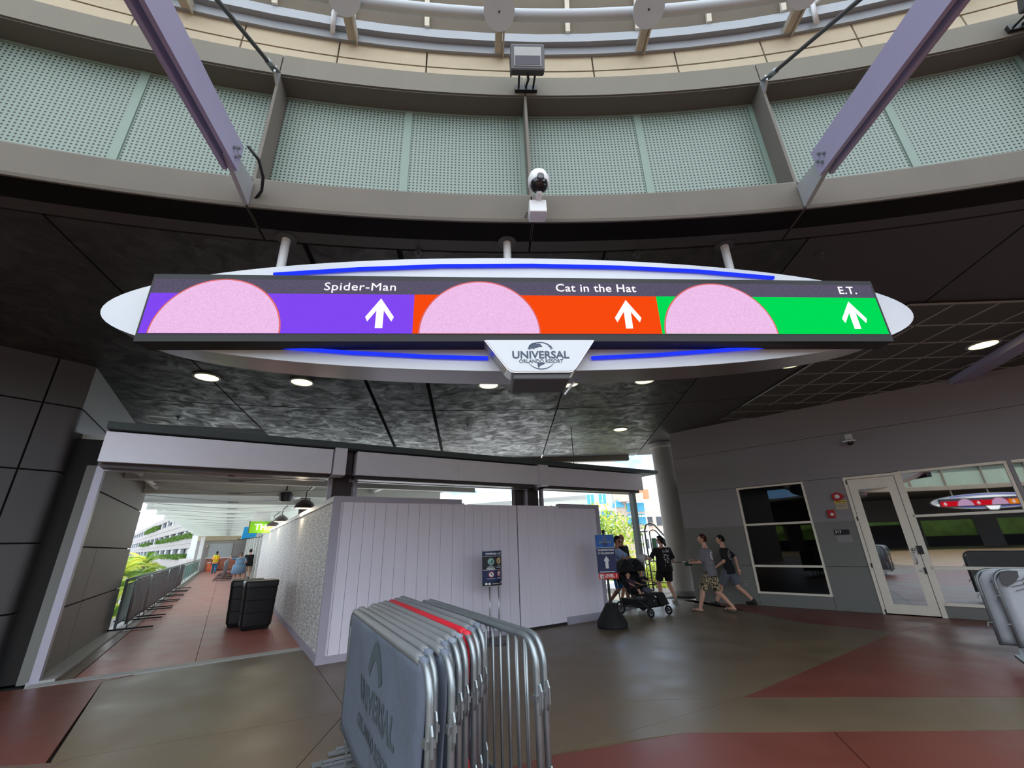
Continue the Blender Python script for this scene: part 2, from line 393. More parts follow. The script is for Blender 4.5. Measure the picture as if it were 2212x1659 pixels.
slab([a, (5.6, 9.5), (5.35, 10.7), (4.95, 12.3), (4.9, 13.2), wl(-2.6), wl(3.0)], F_RED)
slab([e, (1.78, 5.53), (-1.9, 5.5), uv(-.02, .02)[:2], uv(6.03, 0)[:2], tp1, (4.9, 13.2), (4.95, 12.3), (5.35, 10.7), (5.6, 9.5), a], F_OLIVE)
slab([e, g1, (11.6, 4.75), (12.4, 4.1), h1, (1.47, 4.68), (.42, 4.45)], F_OLIVE)
slab([(1.47, 4.68), h1, (12.4, 4.1), (14, 2.5), (14, -1), (2.0, -1), (2.55, 3.9), (2.75, 4.6)], F_RED)
slab([(1.47, 4.68), (2.75, 4.6), (2.55, 3.9), (2.0, -1), (-.9, -1), (-.3, 4.05), (.2, 4.33)], F_RED)
slab([(-1.9, 5.5), (1.78, 5.53), e, (.42, 4.45), (-.3, 4.05), (-.9, -1), (-1.6, -1)], F_OLIVE)
sL = (-3.95, 4.57); tL = (-2.71, 5.12)
slab([sL, tL, (-1.9, 5.5), (-1.6, -1), (-5, -1)], F_OLIVE)
pL = (-5.88, 6.93); qL = (-4.18, 4.48)
slab([pL, (tp0[0]+1.05, tp0[1]+.6), uv(-.02, 1.3)[:2], uv(-.02, .02)[:2], (-1.9, 5.5), tL, sL, (-4.1, 4.52)], F_OLIVE)
slab([(-6.95, 6.6), (tp0[0]+1.0, tp0[1]+.6), pL, (-4.12, 4.5), (-4.6, 4.46), (-8.2, 4.9)], F_RED)
slab([(-8.2, 4.9), (-4.6, 4.46), (-4.0, 4.5), sL, (-5, -1), (-12, -1), (-12, 4)], F_BROWN)
for x0, x1, m in ((-12, -5, F_OLIVE), (-5, 2, F_BROWN), (2, 14, F_RED)):
    slab([(x0, -1), (x1, -1), (x1, -14), (x0, -14)], m); slab([(x0, -14), (x1, -14), (x1, -39), (x0, -39)], F_OLIVE)
# corridor floor
cor = struct('floor_corridor')
slab([uv(-3.0, 1.56)[:2], uv(-1.57, 1.56)[:2], uv(-1.57, 45)[:2], uv(-3.0, 45)[:2]], F_CORR, parent=cor)
slab([uv(-1.57, 1.56)[:2], uv(.0, 1.56)[:2], uv(.0, 45)[:2], uv(-1.57, 45)[:2]], F_CORR, parent=cor)
slab([uv(0.1, 1.56)[:2], uv(9.5, 1.56)[:2], uv(9.5, 5.9)[:2], uv(.1, 5.9)[:2]], F_OLIVE, parent=cor)
slab([uv(-3.5, 1.56)[:2], uv(-3.2, 1.56)[:2], uv(-3.2, 45)[:2], uv(-3.5, 45)[:2]], C_STRIP, top=.03, th=.1, name='kerb_strip', parent=cor)
slab([uv(-3.19, 1.56)[:2], uv(-3.01, 1.56)[:2], uv(-3.01, 45)[:2], uv(-3.19, 45)[:2]], F_BROWN, parent=cor)
b = MB(); b.prism([uv(-3.9, 5, -.7), uv(.3, 5, -.7), uv(.3, 46, -.7), uv(-3.9, 46, -.7)], (0, 0, .64)); b.build('bridge_deck', C_GARA, cor)
b = MB(); b.prism([uv(-3.45, 1.31, -.03), uv(9.4, 1.31, -.03), uv(9.4, 1.55, -.03), uv(-3.45, 1.55, -.03)], (0, 0, .034))
tag(b.build('trim_1', C_STRIP), kind='structure')

# ------------------------------------------------------------ soffit in polar panels
ceiling = struct('ceiling')
def arcblock(r0, r1, t0, t1, z0, z1, n=8, name='ceiling_panel', m=None, parent=None, uvs=False, zc=None):
    b = MB(); A_ = []
    for i in range(n+1):
        t = t0+(t1-t0)*i/n
        A_.append([pol(t, r0, z0), pol(t, r1, z0), pol(t, r1, z1), pol(t, r0, z1)])
    b.ring_loft(A_)
    return b.build(name, m, parent)
gp = .018
thA = [-2.75+8.3*k for k in range(-5, 6)]
for i in range(len(thA)-1):
    arcblock(RR+.02, RR+.47, thA[i]+.03, thA[i+1]-.03, ZC, ZC+.06, m=C_CEILD, parent=ceiling)
thB = [-36, -30, -23.3, -16.7, -9.9, -7.0, -.2, 6.4, 13.0]
for i in range(len(thB)-1):
    t0, t1 = thB[i], thB[i+1]
    w0 = .09 if abs(t0+9.9) < .1 or abs(t0+7.0) < .1 else .035
    w1 = .09 if abs(t1+9.9) < .1 or abs(t1+7.0) < .1 else .035
    for r0, r1 in ((RR+.50, 25.33), (25.37, 32.05 if t0 > -20 else 27.5)):
        if t0 < -20 and r0 > 25 and t0 < -24: continue
        arcblock(r0, r1, t0+w0, t1-w1, ZC, ZC+.06, m=C_CEIL if t0 < 6 else C_CEILD, parent=ceiling)
arcblock(RR+.50, 25.33, 13.04, 34, ZC, ZC+.06, m=C_CEILD, parent=ceiling)
# unseen concrete deck above, added to block light
arcblock(RR+.32, 31.5, -50, 46, ZC+.08, ZC+.28, n=40, name='ceiling_deck', m=C_DARKIN, parent=ceiling)
# edge beams at the far end of the soffit
b = MB(); b.prism([V((-1.5, 16.2, 4.52)), V((4.45, 16.35, 4.52)), V((4.45, 16.6, 4.52)), V((-1.5, 16.5, 4.52))], (0, 0, .18)); b.build('edge_beam', C_CONC, ceiling)

# lay-in grid over the shop front
grid = struct('ceiling_grid'); tiles = MB()
gx0, gy0, st = 5.72, 5.3, .66
tile = MB().box((0, 0, 0), (st-.03, st-.03, .016)).mesh('ceiling_tile'); tile.materials.append(C_TILE)
for iu in range(9):
    for iv in range(9):
        cx, cy = gx0+st*(iu+.5), gy0+st*(iv+.5)
        if (V((cx, cy, 0))-WP).dot(WN) < -.45: continue
        if cy > 11.4-.62*(cx-5.5)+.9: continue
        o = mkobj('ceiling_tile', tile, None, grid); o.location = (cx, cy, ZC-.028)
bars = MB()
for i in range(10):
    bars.box((gx0+st*i, gy0+st*3.6, ZC-.035), (.026, st*7.2, .02)); bars.box((gx0+st*3.6, gy0+st*i, ZC-.035), (st*7.2, .026, .02))
bars.build('grid_bar', C_TBAR, grid)
b = MB(); dB = (V((8.83, 6.58, 0))-V((9.53, 8.34, 0))).normalized(); q0 = V((9.6, 8.6, ZC-.16)); q1 = q0+dB*4.2; sn = V((dB.y, -dB.x, 0))*.16
b.prism([q0-sn, q0+sn, q1+sn, q1-sn], (0, 0, .14)); b.build('ceiling_beam', C_BEAM, grid)

# ------------------------------------------------------------ the ring wall (bays copied round the rotunda)
ring = struct('wall_ring', RC)
BAY = 8.3
def la(th, r, z): t = radians(th); return V((r*sin(t), r*cos(t), z))
def bayblock(r0, r1, t0, t1, z0, z1, m, name, n=6, uvs=False, rows=None):
    b = MB(); A_ = []
    for i in range(n+1):
        t = t0+(t1-t0)*i/n
        A_.append([la(t, r0, z0), la(t, r1, z0), la(t, r1, z1), la(t, r0, z1)] if rows is None else [la(t, r, z) for r, z in rows])
    b.ring_loft(A_); me = b.mesh(name); me.materials.append(m)
    if uvs:
        ul = me.uv_layers.new(name='uv')
        for l in me.loops:
            p = me.vertices[l.vertex_index].co; ul.data[l.index].uv = (atan2(p.x, p.y)*19.18, p.z)
    return me
hb = BAY/2; PZ0, PZ1 = 5.0, 6.6; PR = RR+.26
bay = []
bay.append(('fascia_panel', bayblock(0, 0, -hb+.02, hb-.02, 0, 0, C_CONC, 'fascia_panel', 8, rows=[(RR, 4.70), (RR+.30, 4.70), (RR+.30, 5.0), (RR+.06, 5.04), (RR+.01, 5.06), (RR-.01, 5.03), (RR-.01, 4.73)])))
bay.append(('upper_fascia_panel', bayblock(RR, RR+.45, -hb+.02, hb-.02, 6.56, 6.87, C_CONCU, 'upper_fascia_panel', 8)))
bay.append(('soffit_panel', bayblock(RR+.02, RR+.30, -hb, hb, 6.545, 6.559, C_SOFF, 'soffit_panel', 8)))
for s in (-1, 1):
    t0, t1 = (-hb+.06, -.11) if s < 0 else (.11, hb-.06)
    bay.append(('perforated_panel', bayblock(PR, PR+.02, t0, t1, PZ0, PZ1, C_PERF, 'perforated_panel', 5, True)))
    bay.append(('panel_frame', bayblock(PR-.012, PR+.012, t0-.02, t1+.02, 6.515, 6.56, C_MINT, 'panel_frame', 4)))
bay.append(('mullion', bayblock(PR-.015, PR+.03, -.13, .13, PZ0, 6.55, C_MINT, 'mullion', 1)))
bay.append(('side_mullion', bayblock(PR-.015, PR+.03, hb-.2, hb+.02, PZ0, 6.55, C_MINT, 'side_mullion', 1)))
bay.append(('fin', bayblock(RR+.005, PR+.04, hb-.045, hb+.045, 5.03, 6.56, C_CONC2, 'fin', 1)))
bay.append(('back_sheet', bayblock(PR+.12, PR+.16, -hb, hb, 4.9, 6.6, C_JOINT, 'back_sheet', 4)))
for k in range(-21, 22):
    for nm, me in bay:
        if abs(k) > 4 and nm in ('soffit_panel', 'panel_frame', 'side_mullion'): continue
        o = bpy.data.objects.new(nm, me); COL.objects.link(o); o.parent = ring
        o.rotation_euler = (0, 0, -radians(-2.75+BAY*k+hb))
# cream cladding (two courses), steel beam, upper roof skirt with ribs
PW = 3.27
cl = [('cladding_panel', bayblock(RR+.30, RR+.40, -PW/2+.03, PW/2-.03, 6.80, 7.43, C_CREAM, 'cladding_panel', 3)),
      ('cladding_panel', bayblock(RR+.30, RR+.40, -PW/2+.03, PW/2-.03, 7.455, 7.72, C_CREAM, 'cladding_panel', 3))]
for k in range(-12, 13):
    for nm, me in cl:
        o = bpy.data.objects.new(nm, me); COL.objects.link(o); o.parent = ring; o.rotation_euler = (0, 0, -radians(.12+PW*k+PW/2))
def whole(r_z, m, name, t0=-60, t1=60, n=60):
    b = MB(); b.ring_loft([[la(t0+(t1-t0)*i/n, r, z) for r, z in r_z] for i in range(n+1)]); return b.build(name, m, ring)
whole([(RR+.36, 6.8), (RR+.9, 6.8), (RR+.9, 7.9), (RR+.36, 7.9)], C_JOINT, 'cladding_backing')
whole([(RR+.26, 7.72), (RR+.5, 7.72), (RR+.5, 7.9), (RR+.26, 7.86)], C_RINGST, 'ring_beam')
whole([(RR+.19, 7.86), (RR+.5, 7.86), (RR+.5, 8.02), (RR+.19, 8.02)], C_RINGST, 'ring_beam')
SP = 5.62; n_ = 14
def skirt(t, d): return [(RR+.22-d*.0, 8.03), (RR-.55, 9.05)]
rp = bayblock(0, 0, -SP/4+.02, SP/4-.02, 0, 0, C_ROOFP, 'roof_panel', 2, rows=[(RR+.20, 8.04), (RR+.26, 8.06), (RR-.35, 9.9), (RR-.41, 9.88)])
rb = bayblock(0, 0, -.09, .09, 0, 0, C_ROOFR, 'roof_rib', 1, rows=[(RR+.16, 8.03), (RR+.22, 8.05), (RR-.37, 9.9), (RR-.43, 9.88)])
tube = MB(); tube.tube([la(SP*(i/6-.5), RR-.14, 7.80) for i in range(7)], .068, 10); tme = tube.mesh('ring_tube'); tme.materials.append(C_DISC)
tme.polygons.foreach_set('use_smooth', [True]*len(tme.polygons))
disc = MB(); c0 = la(0, RR-.20, 7.75); ax = V((0, -.42, -.9)).normalized()
disc.tube([c0+ax*.02, c0+ax*.05], .19, 28); dme = disc.mesh('end_disc'); dme.materials.append(C_DISC)
dot = MB(); dot.tube([c0+ax*.05, c0+ax*.056], .012, 8); dotm = dot.mesh('disc_bolt'); dotm.materials.append(C_BLACK)
stub = MB(); stub.box(la(0, RR+.11, 7.74), (.09, .36, .08), Matrix.Rotation(radians(8), 3, 'X')); stub.box(la(.19, RR+.11, 7.74), (.02, .36, .14), Matrix.Rotation(radians(8), 3, 'X')); sme = stub.mesh('stub_arm'); sme.materials.append(C_RUST)
for k in range(-9, 10):
    ths = -3.62+SP*k
    for nm, me, dt in (('end_disc', dme, 0), ('disc_bolt', dotm, 0), ('stub_arm', sme, 0), ('ring_tube', tme, SP/2), ('roof_panel', rp, SP*.25), ('roof_panel', rp, SP*.75), ('roof_rib', rb, 0), ('roof_rib', rb, SP/2)):
        o = bpy.data.objects.new(nm, me); COL.objects.link(o); o.parent = ring; o.rotation_euler = (0, 0, -radians(ths+dt))
bra = MB(); 
for t in (-9.9, 8.6):
    p = la(t, RR+.2, 7.72)
    bra.tube([p, p+V((0, -.05, .3)), p+V((.08, -.1, .34))], .03, 8)
bra.build('pipe_bracket', C_PLASW, ring, True)

# ------------------------------------------------------------ left pier and corridor-side wall
wl_ = struct('wall_left')
K0 = V((-7.15, 6.6, 0)); KD = V((.577, .817, 0)).normalized(); KN = V((KD.y, -KD.x, 0))
def kp(s, n, z): p = K0-KD*s+KN*n; return V((p.x, p.y, z))
zs = [0, .92, 1.86, 2.91, 3.95, ZC+.02]
g = .012
for zi in range(5):
    z0, z1 = zs[zi]+g, zs[zi+1]-g
    for s0, s1 in ((0, .45), (.45, 1.75), (1.75, 3.4), (3.4, 5.2)):
        b = MB()
        if s0 == 0 and zi < 4:  # rounded corner piece wrapping onto the return face
            pts = [kp(s1-g, 0, 0), kp(.10, 0, 0)]
            base = kp(0, 0, 0)
            for q in range(1, 5):
                t = q/5; p = (1-t)**2*kp(.10, 0, 0)+2*t*(1-t)*base+t*t*(base+E2*.10); pts.append(p)
            pts.append(base+E2*.10); pts.append(base+E2*2.9)
            pts.append(base+E2*2.9-E1*.04); pts.append(base+E2*.12-E1*.05); pts.append(kp(s1-g, -.06, 0))
            b.prism([(p.x, p.y, z0) for p in pts], (0, 0, z1-z0))
        else:
            b.prism([kp(s0+g, 0, z0), kp(s1-g, 0, z0), kp(s1-g, -.06, z0), kp(s0+g, -.06, z0)], (0, 0, z1-z0))
        b.build('wall_panel', C_PIER, wl_)
    b = MB(); bs = kp(0, 0, 0)
    b.prism([(bs+E2*(.03 if zi == 4 else 2.92)).to_3d(), bs+E2*5.2, bs+E2*5.2-E1*.05, bs+E2*(.03 if zi == 4 else 2.92)-E1*.05], (0, 0, z1-z0)); b.v = [(p[0], p[1], p[2]+z0) for p in b.v]
    if zi == 4 or zi == 3: b.build('wall_panel', C_PIER2, wl_)
# light on the top return panel is painted as a paler colour; core behind
b = MB(); b.prism([kp(.06, -.07, 0), kp(5.3, -.07, 0), kp(5.3, -1.2, 0), K0+E2*5.1-E1*1.6, K0+E2*5.15-E1*.06, K0+E2*.2-E1*.06], (0, 0, ZC)); b.build('wall_core', C_JOINT, wl_)
# inside the corridor
zs2 = [.0, .92, 1.80, 2.69, 3.5]
for zi in range(4):
    for v0, v1 in ((1.72, 3.13), (3.13, 6.6)) if zi < 2 else ((1.72, 6.6),):
        b = MB(); b.prism([uv(-3.45, v0+g, zs2[zi]+g), uv(-3.45, v1-g, zs2[zi]+g), uv(-3.52, v1-g, zs2[zi]+g), uv(-3.52, v0+g, zs2[zi]+g)], (0, 0, zs2[zi+1]-zs2[zi]-2*g)); b.build('wall_panel', C_PIER2, wl_)
b = MB(); b.prism([uv(-3.51, 1.72), uv(-3.51, 6.58), uv(-3.9, 6.58), uv(-3.9, 1.72)], (0, 0, 3.5)); b.build('wall_core', C_JOINT, wl_)
# far-left continuation that only closes the hall behind the frame edge
b = MB(); b.prism([kp(5.2, 0, 0), kp(9, 0, 0), kp(9, -.3, 0), kp(5.2, -.3, 0)], (0, 0, ZC)); b.build('wall_panel', C_PIER, wl_)

# ------------------------------------------------------------ right wall with openings
wr = struct('wall_right')
def wbox(s0, s1, z0, z1, m, name, parent=wr, n0=0.0, n1=-.06, gp_=.004):
    b = MB(); b.prism([ws(s0+gp_, n0, z0+gp_), ws(s1-gp_, n0, z0+gp_), ws(s1-gp_, n1, z0+gp_), ws(s0+gp_, n1, z0+gp_)], (0, 0, z1-z0-2*gp_)); return b.build(name, m, parent)
levels = [0, .92, 1.90, 2.87, 3.89, 4.72]
for zi in range(5):
    z0, z1 = levels[zi], levels[zi+1]; m = C_WALLL if zi < 2 else C_WALLU
    if zi < 3: spans = [(-2.25, -.63), (.93, 1.74), (6.9, 11)]
    else: spans = [(-2.25, 11)]
    for s0, s1 in spans: wbox(s0, s1, z0, z1, m, 'wall_panel')
wbox(-.63, .93, 0, .28, C_WALLL, 'wall_panel'); wbox(2.70, 6.9, 0, .24, C_WALLL, 'wall_panel')
for s0, s1 in ((-2.25, -.63), (.93, 1.74)): wbox(s0, s1, 1.885, 1.93, C_WALLU, 'joint_ledge', n0=.012)
b = MB()
for s0, s1, z0, z1 in ((-2.24, -.6, 0, 4.7), (.9, 1.76, 0, 4.7), (-.6, 1.76, 2.86, 4.7), (-.6, .9, 0, .27), (1.76, 11, 2.9, 4.7), (2.7, 6.9, 0, .23), (6.9, 11, 0, 2.9)):
    b.prism([ws(s0, -.062, z0), ws(s1, -.062, z0), ws(s1, -.2, z0), ws(s0, -.2, z0)], (0, 0, z1-z0))
b.build('wall_core', C_JOINT, wr)
# dark shop interior
rm = struct('wall_shop_interior')
b = MB(); b.prism([ws(-1.2, -2.6, 0), ws(9.5, -2.6, 0), ws(9.5, -2.7, 0), ws(-1.2, -2.7, 0)], (0, 0, 3.4))
b.prism([ws(-1.3, -.2, 0), ws(-1.2, -.2, 0), ws(-1.2, -2.7, 0), ws(-1.3, -2.7, 0)], (0, 0, 3.4)); b.prism([ws(9.5, -.2, 0), ws(9.6, -.2, 0), ws(9.6, -2.7, 0), ws(9.5, -2.7, 0)], (0, 0, 3.4))
b.prism([ws(-1.3, -.2, 3.3), ws(9.6, -.2, 3.3), ws(9.6, -2.7, 3.3), ws(-1.3, -2.7, 3.3)], (0, 0, .1)); b.prism([ws(-1.3, -.2, -.06), ws(9.6, -.2, -.06), ws(9.6, -2.7, -.06), ws(-1.3, -2.7, -.06)], (0, 0, .05))
b.build('interior_wall', C_DARKIN, rm)
def framebars(parent, bars_, m, w=.045, n0=.02, n1=-.05, name='frame_bar'):
    for s0, s1, z0, z1 in bars_:
        b = MB(); b.prism([ws(s0, n0, z0), ws(s1, n0, z0), ws(s1, n1, z0), ws(s0, n1, z0)], (0, 0, z1-z0)); b.build(name, m, parent)
w1 = struct('window_1'); f = .045
framebars(w1, [(-.63, -.63+f, .28, 2.86), (.93-f, .93, .28, 2.86), (-.63+f, .93-f, .28, .28+f), (-.63+f, .93-f, 2.86-f, 2.86), (-.63+f, .93-f, .89, .94), (-.63+f, .93-f, 1.88, 1.93)], C_FRAMEW)
for z0, z1 in ((.325, .89), (.94, 1.88), (1.93, 2.815)):
    b = MB(); b.prism([ws(-.585, -.03, z0), ws(.885, -.03, z0), ws(.885, -.036, z0), ws(-.585, -.036, z0)], (0, 0, z1-z0)); b.build('pane', G_DARK, w1)
b = MB(); b.prism([ws(-.585, -.10, .33), ws(.885, -.10, .33), ws(.885, -.12, .33), ws(-.585, -.12, .33)], (0, 0, .55)); b.build('blackout_board', C_BLACK, w1)
d1 = struct('door_1')
framebars(d1, [(1.74, 1.80, 0, 2.86), (2.66, 2.74, 0, 2.86), (1.80, 2.66, 2.80, 2.86)], C_FRAMEW, name='door_frame')
def leaf(): 
    b = MB()
    for s0, s1, z0, z1 in ((1.81, 1.96, .02, 2.79), (2.50, 2.65, .02, 2.79), (1.96, 2.50, .02, .2), (1.96, 2.50, 2.56, 2.79)):
        b.prism([ws(s0, .012, z0), ws(s1, .012, z0), ws(s1, -.035, z0), ws(s0, -.035, z0)], (0, 0, z1-z0))
    return b.build('door_leaf', C_FRAMEW, d1)
lf = leaf()
b = MB(); b.prism([ws(1.96, -.01, .2), ws(2.5, -.01, .2), ws(2.5, -.018, .2), ws(1.96, -.018, .2)], (0, 0, 2.36)); b.build('pane', G_MIR, lf)
b = MB(); b.tube([ws(2.56, .012, 1.22), ws(2.56, .07, 1.22), ws(2.57, .075, 1.18), ws(2.57, .075, 1.04), ws(2.56, .07, 1.0), ws(2.56, .012, 1.0)], .012, 8); b.prism([ws(2.53, .013, 1.24), ws(2.6, .013, 1.24), ws(2.6, .02, 1.24), ws(2.53, .02, 1.24)], (0, 0, .05)); b.build('handle', C_STEEL, lf, True)
b = MB(); b.tube([ws(2.58, .012, .86), ws(2.58, .03, .86)], .025, 12); b.build('lock_cylinder', C_STEEL, lf)
b = MB(); b.prism([ws(2.63, .02, .80), ws(2.665, .02, .80), ws(2.665, .035, .80), ws(2.63, .035, .80)], (0, 0, .12)); b.build('strike_cover', C_BLACK, d1)
b = MB(); b.prism([ws(2.63, .02, 1.18), ws(2.72, .02, 1.18), ws(2.72, .045, 1.18), ws(2.63, .045, 1.18)], (0, 0, .16)); b.build('card_reader', C_BLACK, d1)
for z in (.05, .95, 1.93, 2.74):
    b = MB(); b.tube([ws(1.795, .022, z-.045), ws(1.795, .022, z+.045)], .014, 8); b.build('hinge', C_BLACK, d1)
w2 = struct('window_2')
framebars(w2, [(2.74, 2.78, .24, 2.86), (4.32, 4.37, 1.93, 2.86), (6.85, 6.9, .24, 2.86), (2.74, 6.9, .22, .27), (2.74, 6.9, .885, .94), (2.74, 6.9, 1.90, 1.95), (2.74, 6.9, 2.82, 2.87)], C_FRAMEW)
for s0, s1 in ((2.78, 4.32), (4.37, 6.85)):
    for z0, z1 in ((.27, .885), (.94, 1.90), (1.95, 2.82)):
        b = MB(); b.prism([ws(s0, -.03, z0), ws(s1, -.03, z0), ws(s1, -.036, z0), ws(s0, -.036, z0)], (0, 0, z1-z0)); b.build('pane', G_MIR, w2)
b = MB(); b.prism([ws(3.35, -.05, .95), ws(6.8, -.05, .95), ws(6.8, -.07, .95), ws(3.35, -.07, .95)], (0, 0, .33)); b.build('lower_screen', C_DARKIN, w2)
wbox(4.37, 4.44, 1.93, 2.9, C_WALLU, 'reveal_strip', n0=.03)

# round column at the far end of the right wall
col_ = struct('column'); cb = V((5.13, 14.38, 0))
for z0, z1 in ((.0, .93), (.95, 4.5)):
    MB().lathe([(.40, z0), (.40, z1)], cb, 32).build('column_shaft', C_COLM, col_, 'auto')
MB().lathe([(.385, .9), (.385, 1.0)], cb, 24).build('column_joint', C_JOINT, col_)
MB().lathe([(.40, 4.5), (.42, 4.54), (.46, 4.56), (.46, 4.69)], cb, 32).build('column_capital', C_COLM, col_, 'auto')
MB().lathe([(.42, 0), (.42, .12), (.405, .14)], cb, 32).build('column_base', C_WALLL, col_, 'auto')

# ------------------------------------------------------------ hoarding of painted planks
ho = struct('wall_hoarding', A2, AL)   # local x = u, y = v
def pl(u0, u1, z0, z1, m, name, y0=0.0, y1=.02):
    return MB().bbox((u0, y0, z0), (u1, y1, z1)).build(name, m, ho)
us = [.03, .14, .31, .51, .70, .89, 1.10, 1.31, 1.53, 1.74, 1.97, 2.22, 2.47, 2.67, 2.87, 3.08, 3.28, 3.50, 3.72]
random.seed(3)
for i in range(len(us)-1):
    z1 = 2.43 if us[i] < 2.4 else 2.40+.01*random.random(); pl(us[i]+.003, us[i+1]-.003, .02, z1, C_WHITEP, 'plank', random.uniform(-.002, .002))
u = 3.735
while u < 6.0:
    u2 = min(u+.255, 6.0); pl(u+.0015, u2-.0015, .05, 2.41, C_WHITEP, 'plank', -.012+random.uniform(-.001, .001), .01); u = u2
MB().bbox((.0, .022, 0), (6.03, .09, 2.38)).build('backing_frame', C_JOINT, ho)
pl(-.02, 2.40, 2.41, 2.50, C_TRIMP, 'cap_trim', -.03, .1); pl(4.88, 6.1, 2.37, 2.46, C_TRIMP, 'cap_trim', -.04, .1)
pl(-.03, .09, 0, 2.41, C_TRIMP, 'corner_trim', -.03, .02); pl(6.0, 6.10, .0, 2.37, C_TRIMP, 'corner_trim', -.04, .1)
pl(.09, 3.70, 0, .10, C_TRIMP, 'base_trim', -.028, .0); pl(4.90, 6.0, 0, .14, C_TRIMP, 'base_trim', -.045, -.014)
# long side along the corridor
v = .03
while v < 17.5:
    v2 = min(v+1.22, 17.5)
    MB().bbox((-.0, v+.002, .12), (.022, v2-.002, 2.41)).build('plywood_sheet', C_WEAVE, ho); v = v2
MB().bbox((.025, .1, 0), (.1, 17.5, 2.40)).build('backing_frame', C_JOINT, ho)
MB().bbox((-.03, .02, 2.41), (.12, 17.55, 2.50)).build('cap_trim', C_PLASW, ho)
MB().bbox((-.022, .0, 0), (.0, 17.5, .12)).build('base_trim', C_TRIMP, ho)
MB().bbox((-.03, 17.5, 0), (.12, 17.56, 2.41)).build('corner_trim', C_PLASW, ho)

# the far side of the rotunda, seen only as reflections in the shop glass
fh = struct('wall_far_hall')
arcblock(RR+.32, 31, 75, 285, ZC, ZC+.2, n=40, name='far_soffit', m=C_CEILD, parent=fh)
for i in range(18):
    t0 = 78+11.5*i
    arcblock(29.5, 30, t0, t0+3.2, 0, ZC, n=2, name='far_pier', m=C_PIER, parent=fh)
    arcblock(29.6, 29.9, t0+3.2, t0+11.5, 2.5, ZC, n=4, name='far_lintel', m=C_PIER, parent=fh)
    arcblock(29.6, 29.9, t0+3.2, t0+11.5, 0, 1.0 if i % 3 else 2.2, n=4, name='far_counter', m=C_DARKIN, parent=fh)
for pts in ([(-30, -45), (-12, -45), (-12, 3), (-14, 1.5), (-30, -8)], [(14, -45), (32, -45), (32, -8), (14, 2.4)]): slab(pts, F_OLIVE)

arcblock(32.5, 34, 75, 285, -1, 5.5, n=40, name='far_hedge', m=mat('far_hedge_green', (120, 150, 70), .8, var=.5, scale=1.2), parent=fh)
# ============================================================ portal: shutter housings, jambs, slab
po = struct('trim_2', A2, AL)
MB().bbox((-3.35, .84, 3.53), (9.62, 2.2, 3.64)).build('canopy_slab', C_SLABE, po)
MB().bbox((-3.4, 1.40, 3.02), (9.0, 1.9, 3.53)).build('shutter_backing', C_HOUSD, po)
def jamb(u0, u1, v0, v1, z0, z1, m, nm): MB().bbox((u0, v0, z0), (u1, v1, z1)).build(nm, m, po)
jamb(-3.60, -3.47, 1.60, 1.74, 0, 3.05, C_WALLL, 'jamb_panel')
jamb(-3.47, -3.37, 1.56, 1.70, 0, 3.04, C_JAMB, 'guide_rail')
jamb(.19, .58, 1.52, 1.75, 0, 3.5, C_HOUSD, 'shutter_post'); jamb(.10, .18, 1.48, 1.58, 0, 3.02, C_JAMB, 'guide_rail'); jamb(.60, .68, 1.48, 1.58, 0, 3.02, C_JAMB, 'guide_rail')
jamb(.30, .46, 1.15, 1.5, 3.05, 3.52, C_HOUSD, 'shutter_post')
jamb(4.72, 5.48, 1.6, 1.75, 0, 3.05, C_HOUSD, 'shutter_post'); jamb(5.14, 5.22, 1.2, 1.6, 3.02, 3.5, C_HOUSD, 'shutter_post')
jamb(5.50, 5.58, 1.50, 1.60, 0, 3.02, C_JAMB, 'guide_rail'); jamb(4.98, 5.06, 1.5, 1.6, 2.4, 3.02, C_JAMB, 'guide_rail')
jamb(9.02, 9.16, 1.46, 1.62, 0, 3.03, C_RAILG, 'guide_rail')
def housing(u0, u1, label, seams=(), cap=None):
    t = thing('shutter_housing', label, 'shutter', uv(u0, .95), AL, 'roller shutter housings over the passage openings')
    L = u1-u0; cuts = [0]+[s-u0 for s in seams]+[L]
    for i in range(len(cuts)-1):
        MB().prism([(cuts[i]+.003, 0, 3.025), (cuts[i]+.003, 0, 3.50), (cuts[i]+.003, .4, 3.50), (cuts[i]+.003, .4, 3.06), (cuts[i]+.003, .03, 3.025)], (cuts[i+1]-cuts[i]-.006, 0, 0)).build('cover_panel', C_HOUS, t)
    MB().bbox((.02, .16, 2.96), (L-.02, .42, 3.055)).build('roller_slot', C_HOUSD, t)
    MB().bbox((.0, .52, 2.955), (L, .62, 3.03)).build('bottom_rail', C_JAMB, t)
    MB().box((L*.52, .5, 2.97), (.10, .03, .03)).build('lock_bar', C_BLACK, t)
    if cap: MB().bbox((cap[0]-u0, -.07, 3.0), (cap[1]-u0, .35, 3.53)).build('end_cap', C_HOUS, t)
    return t
housing(-3.36, .04, 'long silver roller shutter housing over the opening beside the left pier', (), (.06, .29))
housing(.50, 5.06, 'long silver roller shutter housing above the white plank hoarding', (2.77,), (5.02, 5.32))
housing(5.33, 8.97, 'silver roller shutter housing nearest the round column, its top catching sky light', (), None)
MB().tube([uv(6.5, 1.2, 3.64), uv(6.5, 1.2, 4.7)], .012, 6).build('hanger_rod', C_DGREY, struct('trim_3'))

